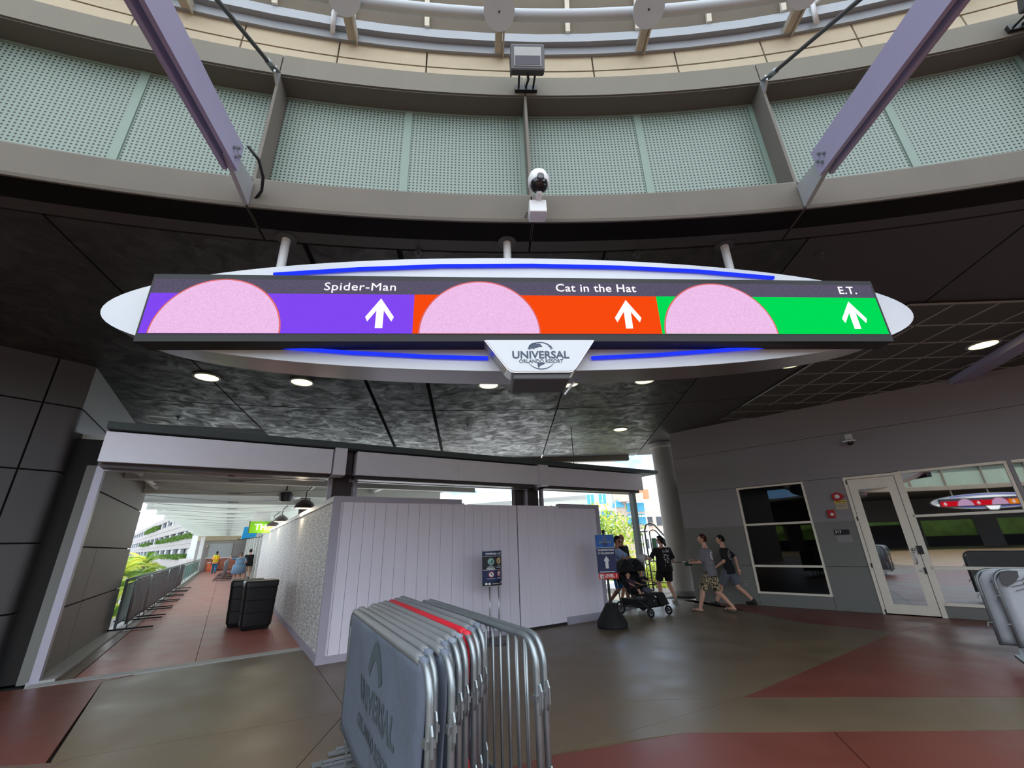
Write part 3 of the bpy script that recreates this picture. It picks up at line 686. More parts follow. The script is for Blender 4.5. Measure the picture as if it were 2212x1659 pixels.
# ============================================================ corridor roof and far end
rf = struct('corridor_roof', A2, AL)
MB().bbox((-4.1, 1.95, 3.52), (4.72, 8.6, 3.62)).build('roof_deck', C_ROOFW, rf); MB().bbox((-4.1, 8.6, 3.52), (4.72, 24, 3.62)).build('roof_deck', C_DECK, rf)  # near deck stays opaque to stand for shade, far deck lets light in
MB().bbox((-4.1, 24, 3.52), (1.0, 46, 3.62)).build('roof_deck', C_DECK, rf)
MB().bbox((-4.14, 1.95, 3.40), (-4.06, 46, 3.66)).build('roof_edge', C_ROOFW, rf)
MB().bbox((4.68, 1.95, 3.40), (4.76, 24, 3.66)).build('roof_edge', C_ROOFW, rf)
bm_ = MB(); 
for y0, y1, z0, z1 in ((-.09, .09, 3.10, 3.125), (-.01, .01, 3.125, 3.50), (-.09, .09, 3.495, 3.52)): bm_.bbox((-4.0, y0, z0), (4.6, y1, z1))
bme = bm_.mesh('roof_beam'); bme.materials.append(C_ROOFW)
bm2 = MB()
for y0, y1, z0, z1 in ((-.09, .09, 3.10, 3.125), (-.01, .01, 3.125, 3.50), (-.09, .09, 3.495, 3.52)): bm2.bbox((-4.0, y0, z0), (.9, y1, z1))
bme2 = bm2.mesh('roof_beam'); bme2.materials.append(C_ROOFW)
pp = MB(); pp.bbox((-3.9, -.06, 3.3), (.9, .06, 3.34)); 
for q in range(24): pp.bbox((-3.8+.2*q, -.06, 3.34), (-3.7+.2*q, .06, 3.37))
ppm = pp.mesh('purlin'); ppm.materials.append(C_ROOFW)
br = MB(); br.tube([(-3.6, -1.2, 3.2), (-1.5, 0, 3.16), (.6, -1.2, 3.2)], .012, 6); br.box((-1.5, 0, 3.16), (.3, .08, .05)); brm = br.mesh('cross_brace'); brm.materials.append(C_GALV2)
v = 3.62; i = 0
while v < 45:
    o = mkobj('roof_beam', bme if v < 23 else bme2, None, rf); o.location = (0, v, 0)
    for d in (.9, 1.75):
        o = mkobj('purlin', ppm, None, rf); o.location = (0, v+d, .1)
    o = mkobj('cross_brace', brm, None, rf); o.location = (0, v, 0)
    v += 2.62; i += 1
for u0 in (-3.9, .3):
    MB().bbox((u0-.06, 1.95, 3.25), (u0+.06, 45, 3.3)).build('edge_channel', C_ROOFW, rf)
MB().bbox((2.2, 2.0, 3.3), (2.32, 10, 3.45)).build('edge_channel', C_ROOFW, rf)
# columns and shop walls on the far right side of the corridor
cw = struct('wall_corridor_right', A2, AL)
for k in range(9):
    v0 = 18.0+3.0*k
    MB().bbox((.1, v0, 0), (.5, v0+.4, 3.1)).build('pilaster', C_ROOFW, cw)
    MB().bbox((.3, v0+.4, 0), (.4, v0+3.0, 2.9)).build('wall_panel', C_GARA, cw)
MB().bbox((-.05, 18, 2.9), (.6, 45, 3.12)).build('lintel_band', C_ROOFW, cw)
for k in range(2): MB().bbox((.45, 2.6+6.0*k, 0), (.75, 2.9+6.0*k, 3.5)).build('roof_post', C_HOUSD, cw)
MB().bbox((.45, 13.5, 2.3), (.7, 13.8, 3.4)).build('roof_post', C_ROOFW, cw)
ce = struct('wall_corridor_end', A2, AL)
MB().bbox((-3.9, 45, 0), (1.5, 45.3, 2.75)).build('end_wall', C_GARA, ce)
MB().bbox((-3.9, 44.95, 2.75), (1.5, 45.3, 3.5)).build('end_beam', C_CREAM, ce)
MB().bbox((-2.85, 44.93, 1.2), (-.9, 45, 2.45)).build('wall_panel', C_GARP, ce); MB().bbox((-.85, 44.93, 1.2), (.5, 45, 2.4)).build('wall_panel', C_WALLU, ce)
MB().bbox((-3.0, 44.8, 1.1), (-.9, 45, 1.2)).build('ledge', C_PLASW, ce); MB().bbox((-2.9, 44.9, .1), (-.2, 45, 1.1)).build('brick_base', mat('brick_base', (170, 110, 92), .8, var=.2), ce)
MB().bbox((-3.62, 44.2, 0), (-3.3, 44.6, 3.1)).build('end_post', C_PLASW, ce)
MB().sphere(uv(0, 0)*0+V((-3.0, 44.8, 2.2)), .12).build('wall_lamp', C_CREAM, ce)
pb = thing('planter_bin', 'small orange box at the foot of the far end wall behind the hi-vis worker', 'box', uv(-2.35, 44.2), AL)
MB().bbox((-.35, -.2, 0), (.35, .2, .72)).build('body', mat('orange_paint', (232, 120, 80), .5), pb, bevel=.03); MB().bbox((-.38, -.22, .72), (.38, .22, .78)).build('rim', C_PLASW, pb)

# pipe near the pier
MB().tube([uv(-3.2, 3.0, 3.2), uv(-3.2, 7.2, 3.25)], .055, 12).build('pipe', C_PLASW, struct('trim_4'), True)

# ============================================================ the hanging LED sign
ST = radians(4.1); SX = V((cos(ST), sin(ST), 0)); SN = V((sin(ST), -cos(ST), 0))
def spt(s, y0): # point on plane through (0,y0)
    n = SN; q = SX*s; base = V((0, y0, 0)); return q+n*(base.dot(n))
S0 = .48; so_ = spt(S0, 3.55)
sg = thing('hanging_led_sign', 'wide white oval hanging sign with a three colour LED direction board across it', 'sign', (so_.x, so_.y, 3.73), ST)
def ell(a, b_, n=96): return [(a*cos(2*pi*i/n), b_*sin(2*pi*i/n)) for i in range(n)]
MB().prism([(p[0], 0, p[1]) for p in ell(3.925, .62)], (0, .33, 0)).build('oval_backing', C_STEEL, sg)
MB().prism([(p[0], -.012, p[1]) for p in ell(3.925, .62)], (0, .014, 0)).build('oval_face', C_OVAL, sg)
zc = 3.73
sx = lambda s: s-S0; sz = lambda z: z-zc
D = -.19
MB().bbox((sx(-2.93), D+.003, sz(3.325)), (sx(3.875), -.013, sz(3.995))).build('screen_cabinet', mat('cabinet_black', (9, 9, 10), .6), sg)
LE = .53
E_HDR = emat('led_header', (88, 82, 104), LE, .25); E_PUR = emat('led_purple', (126, 70, 236), LE, .12); E_ORA = emat('led_orange', (236, 70, 14), LE*1.05, .1)
E_GRN = emat('led_green', (0, 214, 84), LE, .08); E_PNK = emat('led_pink', (232, 186, 228), LE, .12); E_WHT = emat('led_white', (250, 246, 255), LE*1.15, .05); E_RIM = emat('led_rim', (226, 110, 110), LE*.9)
E_BLU = emat('led_blue', (34, 56, 246), LE)
sp_ = MB().bbox((sx(-2.91), D, sz(3.40)), (sx(3.85), D+.002, sz(3.945))).build('screen', E_HDR, sg)
zb, zh = 3.40, 3.797
for s0, s1, m in ((-2.91, -.625, E_PUR), (-.625, 1.635, E_ORA), (1.635, 3.85, E_GRN)):
    flat([(sx(s0), sz(zb)), (sx(s1), sz(zb)), (sx(s1), sz(zh)), (sx(s0), sz(zh))], sp_, m, 'colour_field', D-.002, .002)
for sc_ in (-2.296, -.03, 2.205):
    for r, m, dy in ((.545, E_RIM, .004), (.532, E_PNK, .006)):
        flat([(sx(sc_+r*cos(pi*i/40)), sz(zb+r*sin(pi*i/40))) for i in range(41)], sp_, m, 'picture_disc', D-dy, .002)
def arrow(cx, ztop, zbot, w, parent, m, y, sw=.065, hh=.20):
    pts = [(0, ztop), (w/2, ztop-hh*.95), (w/2-.02, ztop-hh*1.18), (sw/2, ztop-hh*.62), (sw/2, zbot), (-sw/2, zbot), (-sw/2, ztop-hh*.62), (-w/2+.02, ztop-hh*1.18), (-w/2, ztop-hh*.95)]
    flat([(cx+p[0], p[1]) for p in pts], parent, m, 'arrow', y, .002)
for s in (-.92, 1.335, 3.552): arrow(sx(s), sz(3.752), sz(3.452), .25, sp_, E_WHT, D-.005)
for body, s0, s1, z in (('Spider-Man', -1.435, -.797, 3.872), ('Cat in the Hat', .682, 1.451, 3.878), ('E.T.', 3.495, 3.676, 3.876)):
    lo_ = text(body, .118, E_WHT, sp_, (sx((s0+s1)/2), D-.003, sz(z)), width=s1-s0, bold=(.0 if 'Man' in body else .008), extrude=.001, spacing=1.06); lo_['kind'] = 'stuff'
# blue light bars
def bar(pts, nm='light_bar'):
    b = MB(); b.tube([(sx(p[0]), -.03, sz(p[1])) for p in pts], .019, 8); return b.build(nm, E_BLU, sg, True)
bar([(-1.99, 4.112), (-1.2, 4.185), (-.4, 4.232), (.5, 4.25), (1.4, 4.24), (2.2, 4.205), (3.0, 4.133)])
bar([(-1.995, 3.362), (-1.2, 3.29), (-.5, 3.25), (.04, 3.232)]); bar([(1.0, 3.232), (1.6, 3.26), (2.3, 3.31), (3.005, 3.37)])
# logo plate and its boxed light below
D2 = -.205
def trap(pad=0): return [(sx(0.006+pad), sz(3.325)), (sx(.991-pad), sz(3.325)), (sx(.80-pad*.6), sz(3.05+pad*.6)), (sx(.765), sz(3.022+pad)), (sx(.74), sz(3.016+pad)), (sx(.262), sz(3.016+pad)), (sx(.235), sz(3.022+pad)), (sx(.20+pad*.6), sz(3.05+pad*.6))]
MB().prism([(p[0], D2, p[1]) for p in trap()], (0, .19, 0)).build('logo_housing', C_STEEL, sg)
lp = MB().prism([(p[0], D2-.006, p[1]) for p in trap(.012)], (0, .008, 0)).build('logo_plate', C_OVAL, sg)
LC = sx(.50)
text('UNIVERSAL', .098, C_NAVYP, lp, (LC, D2-.008, sz(3.178)), width=.50, bold=.022, extrude=.001)
text('ORLANDO RESORT', .048, C_NAVYP, lp, (LC, D2-.008, sz(3.119)), width=.385, bold=.008, extrude=.001)
GZ, GR = sz(3.174), .132
def arcs(a0, a1, w0, nm):
    pts = []; n = 24
    for i in range(n+1):
        t = radians(a0+(a1-a0)*i/n); pts.append((LC+GR*cos(t), GZ+GR*sin(t)))
    for i in range(n, -1, -1):
        f_ = i/n; t = radians(a0+(a1-a0)*f_); w = .002+w0*sin(pi*f_); pts.append((LC+(GR-w)*cos(t), GZ+(GR-w)*sin(t)))
    flat(pts, lp, C_NAVYP, nm, D2-.008, .002)
arcs(28, 152, .006, 'globe_rim'); arcs(208, 332, .007, 'globe_rim')
flat([(LC+p[0], GZ+p[1]) for p in ((-.108, .068), (-.10, .10), (-.07, .122), (-.03, .128), (-.035, .112), (-.005, .118), (.015, .09), (.02, .085), (-.01, .085), (-.03, .075), (-.05, .072), (-.055, .062), (-.07, .068), (-.09, .066), (-.095, .052))], lp, C_NAVYP, 'globe_continent', D2-.008, .002)
flat([(LC+p[0], GZ+p[1]) for p in ((.02, .128), (.06, .118), (.10, .085), (.098, .06), (.085, .06), (.088, .08), (.07, .085), (.075, .1), (.05, .11))], lp, C_NAVYP, 'globe_continent', D2-.008, .002)
flat([(LC+p[0], GZ+p[1]) for p in ((-.035, -.07), (.035, -.068), (.02, -.085), (-.01, -.095), (-.02, -.112), (-.03, -.112), (-.033, -.09))], lp, C_NAVYP, 'globe_continent', D2-.008, .002)
MB().bbox((sx(.25), D2+.02, sz(2.96)), (sx(.75), .16, sz(3.03))).build('lower_box', C_DGREY, sg, bevel=.015)
for s, yy in ((-2.05, .12), (.26, .12), (2.70, .12)):
    z0 = sz(3.73+.62*sqrt(1-((s-S0)/3.925)**2))
    rd = MB().cyl((sx(s), .17, z0-.03), (sx(s), .17, sz(ZC)), .042, 14).build('hanging_rod', C_PLASW, sg, 'auto')
    MB().lathe([(.10, sz(ZC)-.015), (.10, sz(ZC))], (sx(s), .17, 0), 20).build('ceiling_plate', C_DGREY, rd)
MB().tube([(sx(.84), .10, sz(3.04)), (sx(.73), .05, sz(2.90))], .012, 8).build('strut_rod', C_STEEL, sg)

# ============================================================ things on the ring
def flood(th, label, z=6.9, tilt=20):
    p = pol(th, RR, 0); t = thing('floodlight', label, 'floodlight', (p.x, p.y, 0), -radians(th))
    Rm = Matrix.Rotation(radians(tilt), 3, 'X'); c = V((0, -.30, 6.70))
    MB().box(c, (.38, .10, .30), Rm).build('housing', C_DGREY, t, bevel=.02)
    MB().box(c+Rm @ V((0, -.052, .0)), (.30, .006, .21), Rm).build('glass_front', mat('flood_glass'+str(int(th)), (150, 152, 150), .15, var=.04), t)
    MB().box(c+Rm @ V((0, -.057, -.045)), (.28, .004, .10), Rm).build('reflector', C_BEAMD, t)
    for s in (-.085, .085): MB().tube([(s, -.27, 6.58), (s*1.05, -.18, 6.60), (s, -.03, 6.64)], .012, 6).build('bracket', C_BLACK, t)
    MB().tube([(0, -.26, 6.56), (.015, -.18, 6.56), (0, -.03, 6.66)], .014, 6).build('cable', C_BLACK, t)
    MB().bbox((-.13, -.04, 6.60), (.13, .0, 6.68)).build('mount', C_BLACK, t)
    return t
flood(-2.72, 'grey floodlight above the middle fin of the ring wall'); flood(13.45, 'floodlight cut off at the upper right corner of the view, on the ring wall')
# dome camera
p = pol(-2.62, RR, 0); dc = thing('dome_camera', 'white dome security camera on the lower concrete band, below the middle fin', 'camera', (p.x, p.y, 0), -radians(-2.62))
MB().bbox((-.085, -.17, 4.68), (.085, -.012, 4.83)).build('mount_box', C_PLASW, dc, bevel=.012)
MB().lathe([(.03, .16), (.05, .13), (.085, .10), (.105, .04), (.105, -.03), (.09, -.05)], (.01, -.24, 4.97), 20).build('hood', C_PLASW, dc, 'auto')
gl = mat('camera_glass', (12, 10, 14), .06)
MB().sphere((.01, -.26, 4.93), .088, 18, 12).build('lens_dome', gl, dc, True)
MB().lathe([(.035, -.02), (.035, .01), (.02, .012)], (.015, -.35, 4.93), 14, 'y').build('lens', C_DGREY, dc)
MB().tube([(.01, -.13, 4.84), (.01, -.24, 4.84), (.01, -.25, 4.9)], .03, 8).build('arm', C_PLASW, dc, True)
# outrigger beams and tie rods
def outrig(th, label, rlabel):
    p = pol(th, RR, 0); t = thing('outrigger_beam', label, 'beam', (p.x, p.y, 0), -radians(th), 'outrigger beams of the ring')
    L = 3.4; z0, z1 = 4.74, 5.02
    dz = -.045
    for s in (-.042, .042):
        b = MB(); b.prism([(s-.017, -.38, z0), (s+.017, -.38, z0), (s+.017, -.38, z1), (s-.017, -.38, z1)], (0, -L, dz*L))
        b.build('channel', C_BEAM, t)
    MB().prism([(-.02, -.02, 4.70), (-.02, -.02, 4.98), (-.02, -.50, 4.93), (-.02, -.50, 4.78)], (.04, 0, 0)).build('gusset_plate', C_GALV2, t)
    for yy, zz in ((-.43, 4.86), (-.47, 4.91), (-.52, 4.86), (-.47, 4.81)):
        b = MB()
        for s in (-1, 1): b.tube([(s*.06, yy, zz), (s*.085, yy, zz)], .014, 6)
        b.build('bolt', C_GALV, t)
    p = pol(th, RR, 0); t2 = thing('tie_rod', rlabel, 'rod', (p.x, p.y, 0), -radians(th), 'tie rods above the outrigger beams')
    a0, a1 = V((.0, -.06, 6.50)), V((0, -2.35, 4.85))
    d = (a1-a0).normalized()
    MB().tube([a0+d*.16, a1], .02, 8).build('rod', C_DGREY, t2, True)
    MB().tube([a0+d*.12, a0+d*.26], .03, 8).build('turnbuckle', C_GALV, t2, True)
    for s in (-.03, .03): MB().tube([a0+V((s, 0, 0)), a0+d*.14+V((s*.6, 0, 0))], .014, 6).build('fork', C_GALV, t2)
    MB().prism([(-.012, .03, 6.36), (-.012, .03, 6.58), (-.012, -.1, 6.53), (-.012, -.1, 6.44)], (.024, 0, 0)).build('lug_plate', C_GALV2, t2)
outrig(-11.05, 'lilac twin-channel steel beam bolted to the ring at the left fin', 'thin grey tie rod forked to the left fin of the ring')
outrig(5.55, 'lilac twin-channel steel beam bolted to the ring at the right fin', 'thin grey tie rod forked to the right fin of the ring')

# ============================================================ ceiling downlights, sprinklers, small wall devices
E_DL = emat('lamp_warm', (255, 240, 170), 1.4)
dl_lab = ['first recessed downlight from the left, over the corridor opening', 'second recessed downlight from the left, left of the logo plate', 'recessed downlight just left of the logo plate of the sign', 'recessed downlight half hidden behind the logo plate', 'recessed downlight in the soffit, just right of the logo plate and clear of it', 'recessed downlight at the left edge of the dark tile grid', 'recessed downlight within the dark tile grid, farthest right', 'smallest recessed downlight, far back in the soffit near the round column']
b1 = MB().lathe([(.185, -.012), (.185, 0.0), (.0, 0.0)], (0, 0, 0), 28).mesh('lens'); b1.materials.append(E_DL)
b2 = MB(); R_ = []
for r, z in ((.19, -.014), (.225, -.012), (.225, .0), (.19, .0)): R_.append([V((r*cos(2*pi*k/28), r*sin(2*pi*k/28), z)) for k in range(28)])
b2.ring_loft(R_+[R_[0]], cap=False); b2m = b2.mesh('trim_ring'); b2m.materials.append(C_GALV2)
dpos = [(-5.65, 7.19), (-4.08, 7.59), (-.48, 8.08), (1.17, 8.15), (2.73, 8.1), (5.36, 7.47), (8.3, 6.77), (3.16, 12.15)]
for i, (x, y) in enumerate(dpos):
    t = thing('downlight', dl_lab[i], 'light', (x, y, ZC-(.04 if i == 6 else .002)), 0, 'round downlights in the soffit')
    mkobj('lens', b1, None, t); mkobj('trim_ring', b2m, None, t)
spm = MB().lathe([(.05, 0), (.05, -.01), (.015, -.015), (.015, -.05), (.03, -.055), (.03, -.06)], (0, 0, 0), 12).mesh('sprinkler_head'); spm.materials.append(C_DGREY)
for x, y, l in ((-.99, 3.84, 'above the purple field'), (1.47, 3.98, 'above the orange field'), (-3.31, 3.69, 'up and left of the oval end'), (3.64, 4.1, 'above the green field, right of the last rod'), (-6.47, 6.74, 'right beside the top of the left pier'), (-1.24, 11.09, 'in the mottled soffit, far back in the middle'), (-8.0, 9.6, 'far back near the left opening')):
    tag(mkobj('sprinkler_head', spm, None), 'small dark sprinkler head in the soffit '+l, 'sprinkler', 'sprinkler heads').location = (x, y, ZC)

def wthing(name, label, cat, s, z): 
    p = ws(s, 0, z); return thing(name, label, cat, p, atan2(WD.y, WD.x))   # local x along wall, -y into hall
wc = wthing('wall_camera', 'small white security camera high on the grey right wall', 'camera', 2.1, 3.66)
MB().bbox((-.07, -.05, .0), (.07, 0, .17)).build('mount', C_PLASW, wc); MB().tube([(0, -.03, .06), (0, -.14, .04)], .03, 8).build('arm', C_PLASW, wc)
MB().lathe([(.13, -.03), (.135, -.015), (.13, .0), (.06, .03)], (0, -.16, .0), 20).build('hood', C_PLASW, wc, 'auto'); MB().sphere((0, -.16, -.035), .075, 12, 8).build('lens_dome', gl, wc, True)
al = wthing('fire_alarm', 'red fire alarm horn beside the top of the glazed door', 'alarm', 1.545, 2.44)
b = MB(); b.prism([(.10*cos(2*pi*i/12)*(1.15 if i % 2 else 1), -.002, .09*sin(2*pi*i/12)*(1.1 if i % 2 else 1)) for i in range(12)], (0, -.05, 0)); b.build('body', C_RED, al)
MB().lathe([(.05, 0), (.045, -.012), (.0, -.014)], (0, -.052, 0), 14, 'y').build('strobe', C_PLASW, al); MB().box((.12, -.03, 0), (.03, .05, .04)).build('side_tab', C_RED, al)
al2 = wthing('fire_alarm', 'red fire alarm box with a strobe, below the caution notice', 'alarm', 1.34, 2.065)
MB().bbox((-.075, -.06, -.09), (.075, 0, .09)).build('body', C_RED, al2, bevel=.012); MB().lathe([(.035, 0), (.03, -.015), (0, -.02)], (.01, -.06, -.015), 12, 'y').build('strobe', C_PLASW, al2)
cn = wthing('caution_notice', 'small caution notice with a yellow header between the two red alarms', 'notice', 1.575, 2.25)
MB().bbox((-.115, -.008, -.09), (.115, 0, .045)).build('sheet', C_CREAM, cn); hd_ = MB().bbox((-.115, -.012, .045), (.115, 0, .095)).build('header', C_YEL, cn)
text('CAUTION', .042, C_BLACK, hd_, (0, -.013, .069), width=.20, bold=.03)
for q in range(3): MB().bbox((-.085, -.010, .02-.03*q), (.085-.02*(q % 2), -.008, .026-.03*q)).build('print_line', C_DGREY, cn)
np_ = wthing('room_plate', 'black room number plate reading 317 beside the glazed door', 'sign', 1.43, 1.655)
pt = MB().bbox((-.145, -.012, -.055), (.145, 0, .055)).build('plate', C_BLACK, np_)
text('317', .085, C_WHITE, pt, (-.065, -.0135, 0.0), bold=.01)
MB().bbox((-.12, -.006, -.22), (.16, 0, -.075)).build('lower_plate', C_WALLU, np_)
ot = wthing('wall_outlet', 'small pale outlet cover low on the grey wall left of the window', 'outlet', -.87, .5); MB().bbox((-.04, -.012, -.06), (.04, 0, .06)).build('cover', C_WALLU, ot, bevel=.005); MB().bbox((-.02, -.014, .012), (.02, -.011, .035)).build('socket', C_DGREY, ot)

# a second sign of the same make across the rotunda, seen mirrored in the shop glass
s2 = dup(sg); s2.location = (-16.9, -22.2, 3.73); s2.rotation_euler = (0, 0, radians(110.4)); s2['label'] = 'second oval LED sign across the rotunda, red and orange, mirrored in the shop glass'
E_R2 = emat('led_red', (226, 20, 40), LE*1.2); E_O2 = emat('led_amber', (250, 140, 20), LE*1.2)
for ch in list(s2.children):
    if ch.name.startswith('screen') and not ch.name.startswith('screen_c'):
        k_ = 0
        for g_ in list(ch.children):
            if g_.name.startswith('lettering'): bpy.data.objects.remove(g_, do_unlink=True)
            elif g_.name.startswith('colour_field'):
                g_.material_slots[0].link = 'OBJECT'; g_.material_slots[0].material = (E_O2, E_R2, E_R2)[k_]; k_ += 1
    if ch.name.startswith('logo_plate'):
        for g_ in list(ch.children): bpy.data.objects.remove(g_, do_unlink=True)
for o in ring.children:
    pass
MB().tube([la(-2.98, RR-.015, 4.74), la(-2.93, RR-.02, 4.80), la(-2.87, RR-.02, 4.80), la(-2.80, RR-.015, 4.74)], .004, 5).build('wire_hook', C_BLACK, ring)
ob_ = [o for o in bpy.data.objects if o.get('label', '').endswith('at the left fin')][0]
MB().tube([(.10, -.40, 5.02), (.16, -.30, 4.98), (.17, -.18, 4.90), (.12, -.05, 4.86), (.06, .0, 4.80)], .014, 8).build('cable', C_BLACK, ob_, True)
# ============================================================ crowd barriers
def rrect(L, z0, z1, r, n=5):
    pts = []
    for cx, cz, a0 in ((r, z0+r, 180), (r, z1-r, 90), ):
        pass
    P = [(0, z0)]
    P += [(0, z1-r)]
    P += [(r-r*cos(radians(90*i/n)), z1-r+r*sin(radians(90*i/n))) for i in range(1, n+1)]
    P += [(L-r, z1)]
    P += [(L-r+r*sin(radians(90*i/n)), z1-r+r*cos(radians(90*i/n))) for i in range(1, n+1)]
    P += [(L, z0)]
    return P
BL = 2.40
def frame_mesh(L=BL, h=1.10):
    b = MB(); b.tube([(x, 0, z) for x, z in rrect(L, .17, h, .15)], .02, 10); b.tube([(0, 0, .19), (L, 0, .19)], .018, 8); return b
def bars_mesh(L=BL, n=19, h=1.10):
    return [((i+1)*L/(n+1)) for i in range(n)]
FR = frame_mesh().mesh('frame'); FR.materials.append(C_GALV); FR.polygons.foreach_set('use_smooth', [True]*len(FR.polygons))
BR = MB().cyl((0, 0, .19), (0, 0, 1.09), .0085, 8).mesh('upright_bar'); BR.materials.append(C_GALV); BR.polygons.foreach_set('use_smooth', [True]*len(BR.polygons))
FT = MB(); FT.box((0, 0, .012), (.07, .62, .012)); FT.box((0, 0, .1), (.035, .012, .17)); FT.cyl((0, -.24, .018), (0, -.24, .03), .01, 6); FTm = FT.mesh('foot'); FTm.materials.append(C_GALV)
HK = MB(); HK.tube([(0, 0, .86), (.03, 0, .87), (.045, 0, .84), (.045, 0, .76), (.03, 0, .73), (0, 0, .73)], .008, 6); HK.box((-.005, 0, .80), (.05, .05, .03)); HKm = HK.mesh('hook'); HKm.materials.append(C_GALV)
HK2 = MB(); HK2.tube([(0, 0, .45), (.03, 0, .46), (.045, 0, .43), (.045, 0, .33), (.03, 0, .31), (0, 0, .31)], .008, 6); HK2m = HK2.mesh('hook'); HK2m.materials.append(C_GALV)
FTB_ = MB(); FTB_.box((0, 0, .045), (.07, 1.0, .03)); FTB_.box((0, 0, .12), (.035, .014, .2)); FTB = FTB_.mesh('foot'); FTB.materials.append(C_BLACK)
def cover_mesh(m, L=BL, th=.05, notch=True, seed=0):
    rnd = random.Random(seed); b = MB(); z1 = 1.118
    nx, nz = 26, 12; x1 = L-.085
    # two sheets with soft wrinkles, joined round the rim; the lower near corner is pulled in
    def edge(zz):   # near edge of the cloth by height
        t = (zz-.2)/(z1-.2)
        return x1-(.0 if t > .72 else .05*sin(pi*(t/.72)))+(.06 if t < .30 else 0)
    A_ = []
    for sgn in (-1, 1):
        rows = []
        for iz in range(nz+1):
            zz = .20+(z1-.2)*iz/nz; xe = edge(zz) if notch else L-.03
            row = []
            for ix in range(nx+1):
                x = .02+(xe-.02)*ix/nx; w = th/2*(.8+.25*sin(ix*.9+seed)*sin(iz*.8+seed*2)+.2*sin(ix*.33+iz*.5))
                if ix == 0 or ix == nx: w = .006
                if iz == nz: w = .016
                zc_ = zz
                if zz > z1-.15 and x < .17:   # follow the rounded far corner
                    lim = z1-.15+sqrt(max(0, .15**2-(.17-x)**2)); zc_ = min(zz, lim)
                row.append((x, sgn*w, zc_))
            rows.append(row)
        A_.append(rows)
    n = len(b.v)
    for rows in A_:
        for iz in range(nz):
            for ix in range(nx):
                b.add([rows[iz][ix], rows[iz][ix+1], rows[iz+1][ix+1], rows[iz+1][ix]], [(0, 1, 2, 3)])
    for ix in range(nx): b.add([A_[0][nz][ix], A_[0][nz][ix+1], A_[1][nz][ix+1], A_[1][nz][ix]], [(0, 1, 2, 3)]); b.add([A_[0][0][ix], A_[0][0][ix+1], A_[1][0][ix+1], A_[1][0][ix]], [(0, 1, 2, 3)])
    for iz in range(nz):
        for ix in (0, nx): b.add([A_[0][iz][ix], A_[0][iz+1][ix], A_[1][iz+1][ix], A_[1][iz][ix]], [(0, 1, 2, 3)])
    
    me = b.mesh('cover'); bm = bmesh.new(); bm.from_mesh(me); bmesh.ops.remove_doubles(bm, verts=bm.verts, dist=.0008); bmesh.ops.recalc_face_normals(bm, faces=bm.faces); bm.to_mesh(me); bm.free()
    me.materials.append(m); me.polygons.foreach_set('use_smooth', [True]*len(me.polygons)); return me
CVS = {'grey': [cover_mesh(C_VINYL, seed=i) for i in range(3)], 'light': [cover_mesh(C_VINYL2, seed=5)], 'pale': [cover_mesh(mat('pale_vinyl', (176, 180, 186), .55, var=.07, scale=5, bump=.3, bscale=9), seed=6)], 'red': [cover_mesh(C_REDV, seed=8)], 'dark': [cover_mesh(mat('dark_vinyl', (52, 58, 66), .5, var=.15, bump=.3, bscale=9), notch=False, seed=3)]}
def barrier(loc, ang, label, cover=None, group=None, idx=0, nbars=19, bars=True, bigfeet=False):
    t = thing('crowd_barrier', label, 'barrier', (loc[0], loc[1], 0), ang, group)
    mkobj('frame', FR, None, t)
    if bars:
        for x in bars_mesh(BL, nbars): o = mkobj('upright_bar', BR, None, t); o.location = (x, 0, 0)
    for x in (.30, BL-.30): o = mkobj('foot', FTB if bigfeet else FTm, None, t); o.location = (x, 0, 0)
    for hm in ((HKm, HK2m) if not bigfeet else ()):
        o = mkobj('hook', hm, None, t); o.location = (BL, 0, 0)
    if cover:
        mkobj('cover', CVS[cover][idx % len(CVS[cover])], None, t)
        mkobj('top_wrap', SLV.get(cover, SLV['grey']), None, t)
    return t
SLV = {}
for k_, m_ in (('grey', mat('skylit_vinyl', (116, 119, 120), .42, var=.08)), ('red', C_REDV), ('dark', C_BLACK), ('pale', MATS['pale_vinyl'])):  # sky light on the grey cover tops is painted as paler vinyl
    q_ = MB().tube([(.13, 0, 1.095), (.20, 0, 1.10), (BL-.22, 0, 1.10), (BL-.15, 0, 1.095)], [.026, .029, .029, .026], 10).mesh('top_wrap'); q_.materials.append(m_); q_.polygons.foreach_set('use_smooth', [True]*len(q_.polygons)); SLV[k_] = q_
BO = V((-1.72, 4.87)); BD = V((.478, -.878)); BN = V((.878, .478)); BA = atan2(BD.y, BD.x)
specs = [(.40, -.06, 0, 'grey', 'grey vinyl covered crowd barrier with faded lettering, front of the stack'),
         (.24, .015, 0, 'grey', 'grey covered crowd barrier, second from the front of the stack'),
         (.30, .085, 0, 'grey', 'grey covered crowd barrier, third from the front of the stack'),
         (.10, .155, 0, 'grey', 'grey covered crowd barrier, fourth from the front of the stack'),
         (.04, .225, 0, 'light', 'pale grey covered crowd barrier, fifth from the front of the stack'),
         (-.06, .305, 0, 'light', 'pale grey covered crowd barrier just in front of the red one'),
         (-.12, .385, 0, 'red', 'crowd barrier with the red vinyl cover in the middle of the stack'),
         (-.22, .46, 0, 'grey', 'grey covered crowd barrier just behind the red one'),
         (-.36, .56, 0, 'grey', 'dark grey covered crowd barrier beside the bare steel ones, deep folds'),
         (.16, .67, 0, None, 'bare galvanised crowd barrier with open bars, second from the rear of the stack'),
         (.12, .745, 0, None, 'bare galvanised crowd barrier with open bars, rear of the stack')]
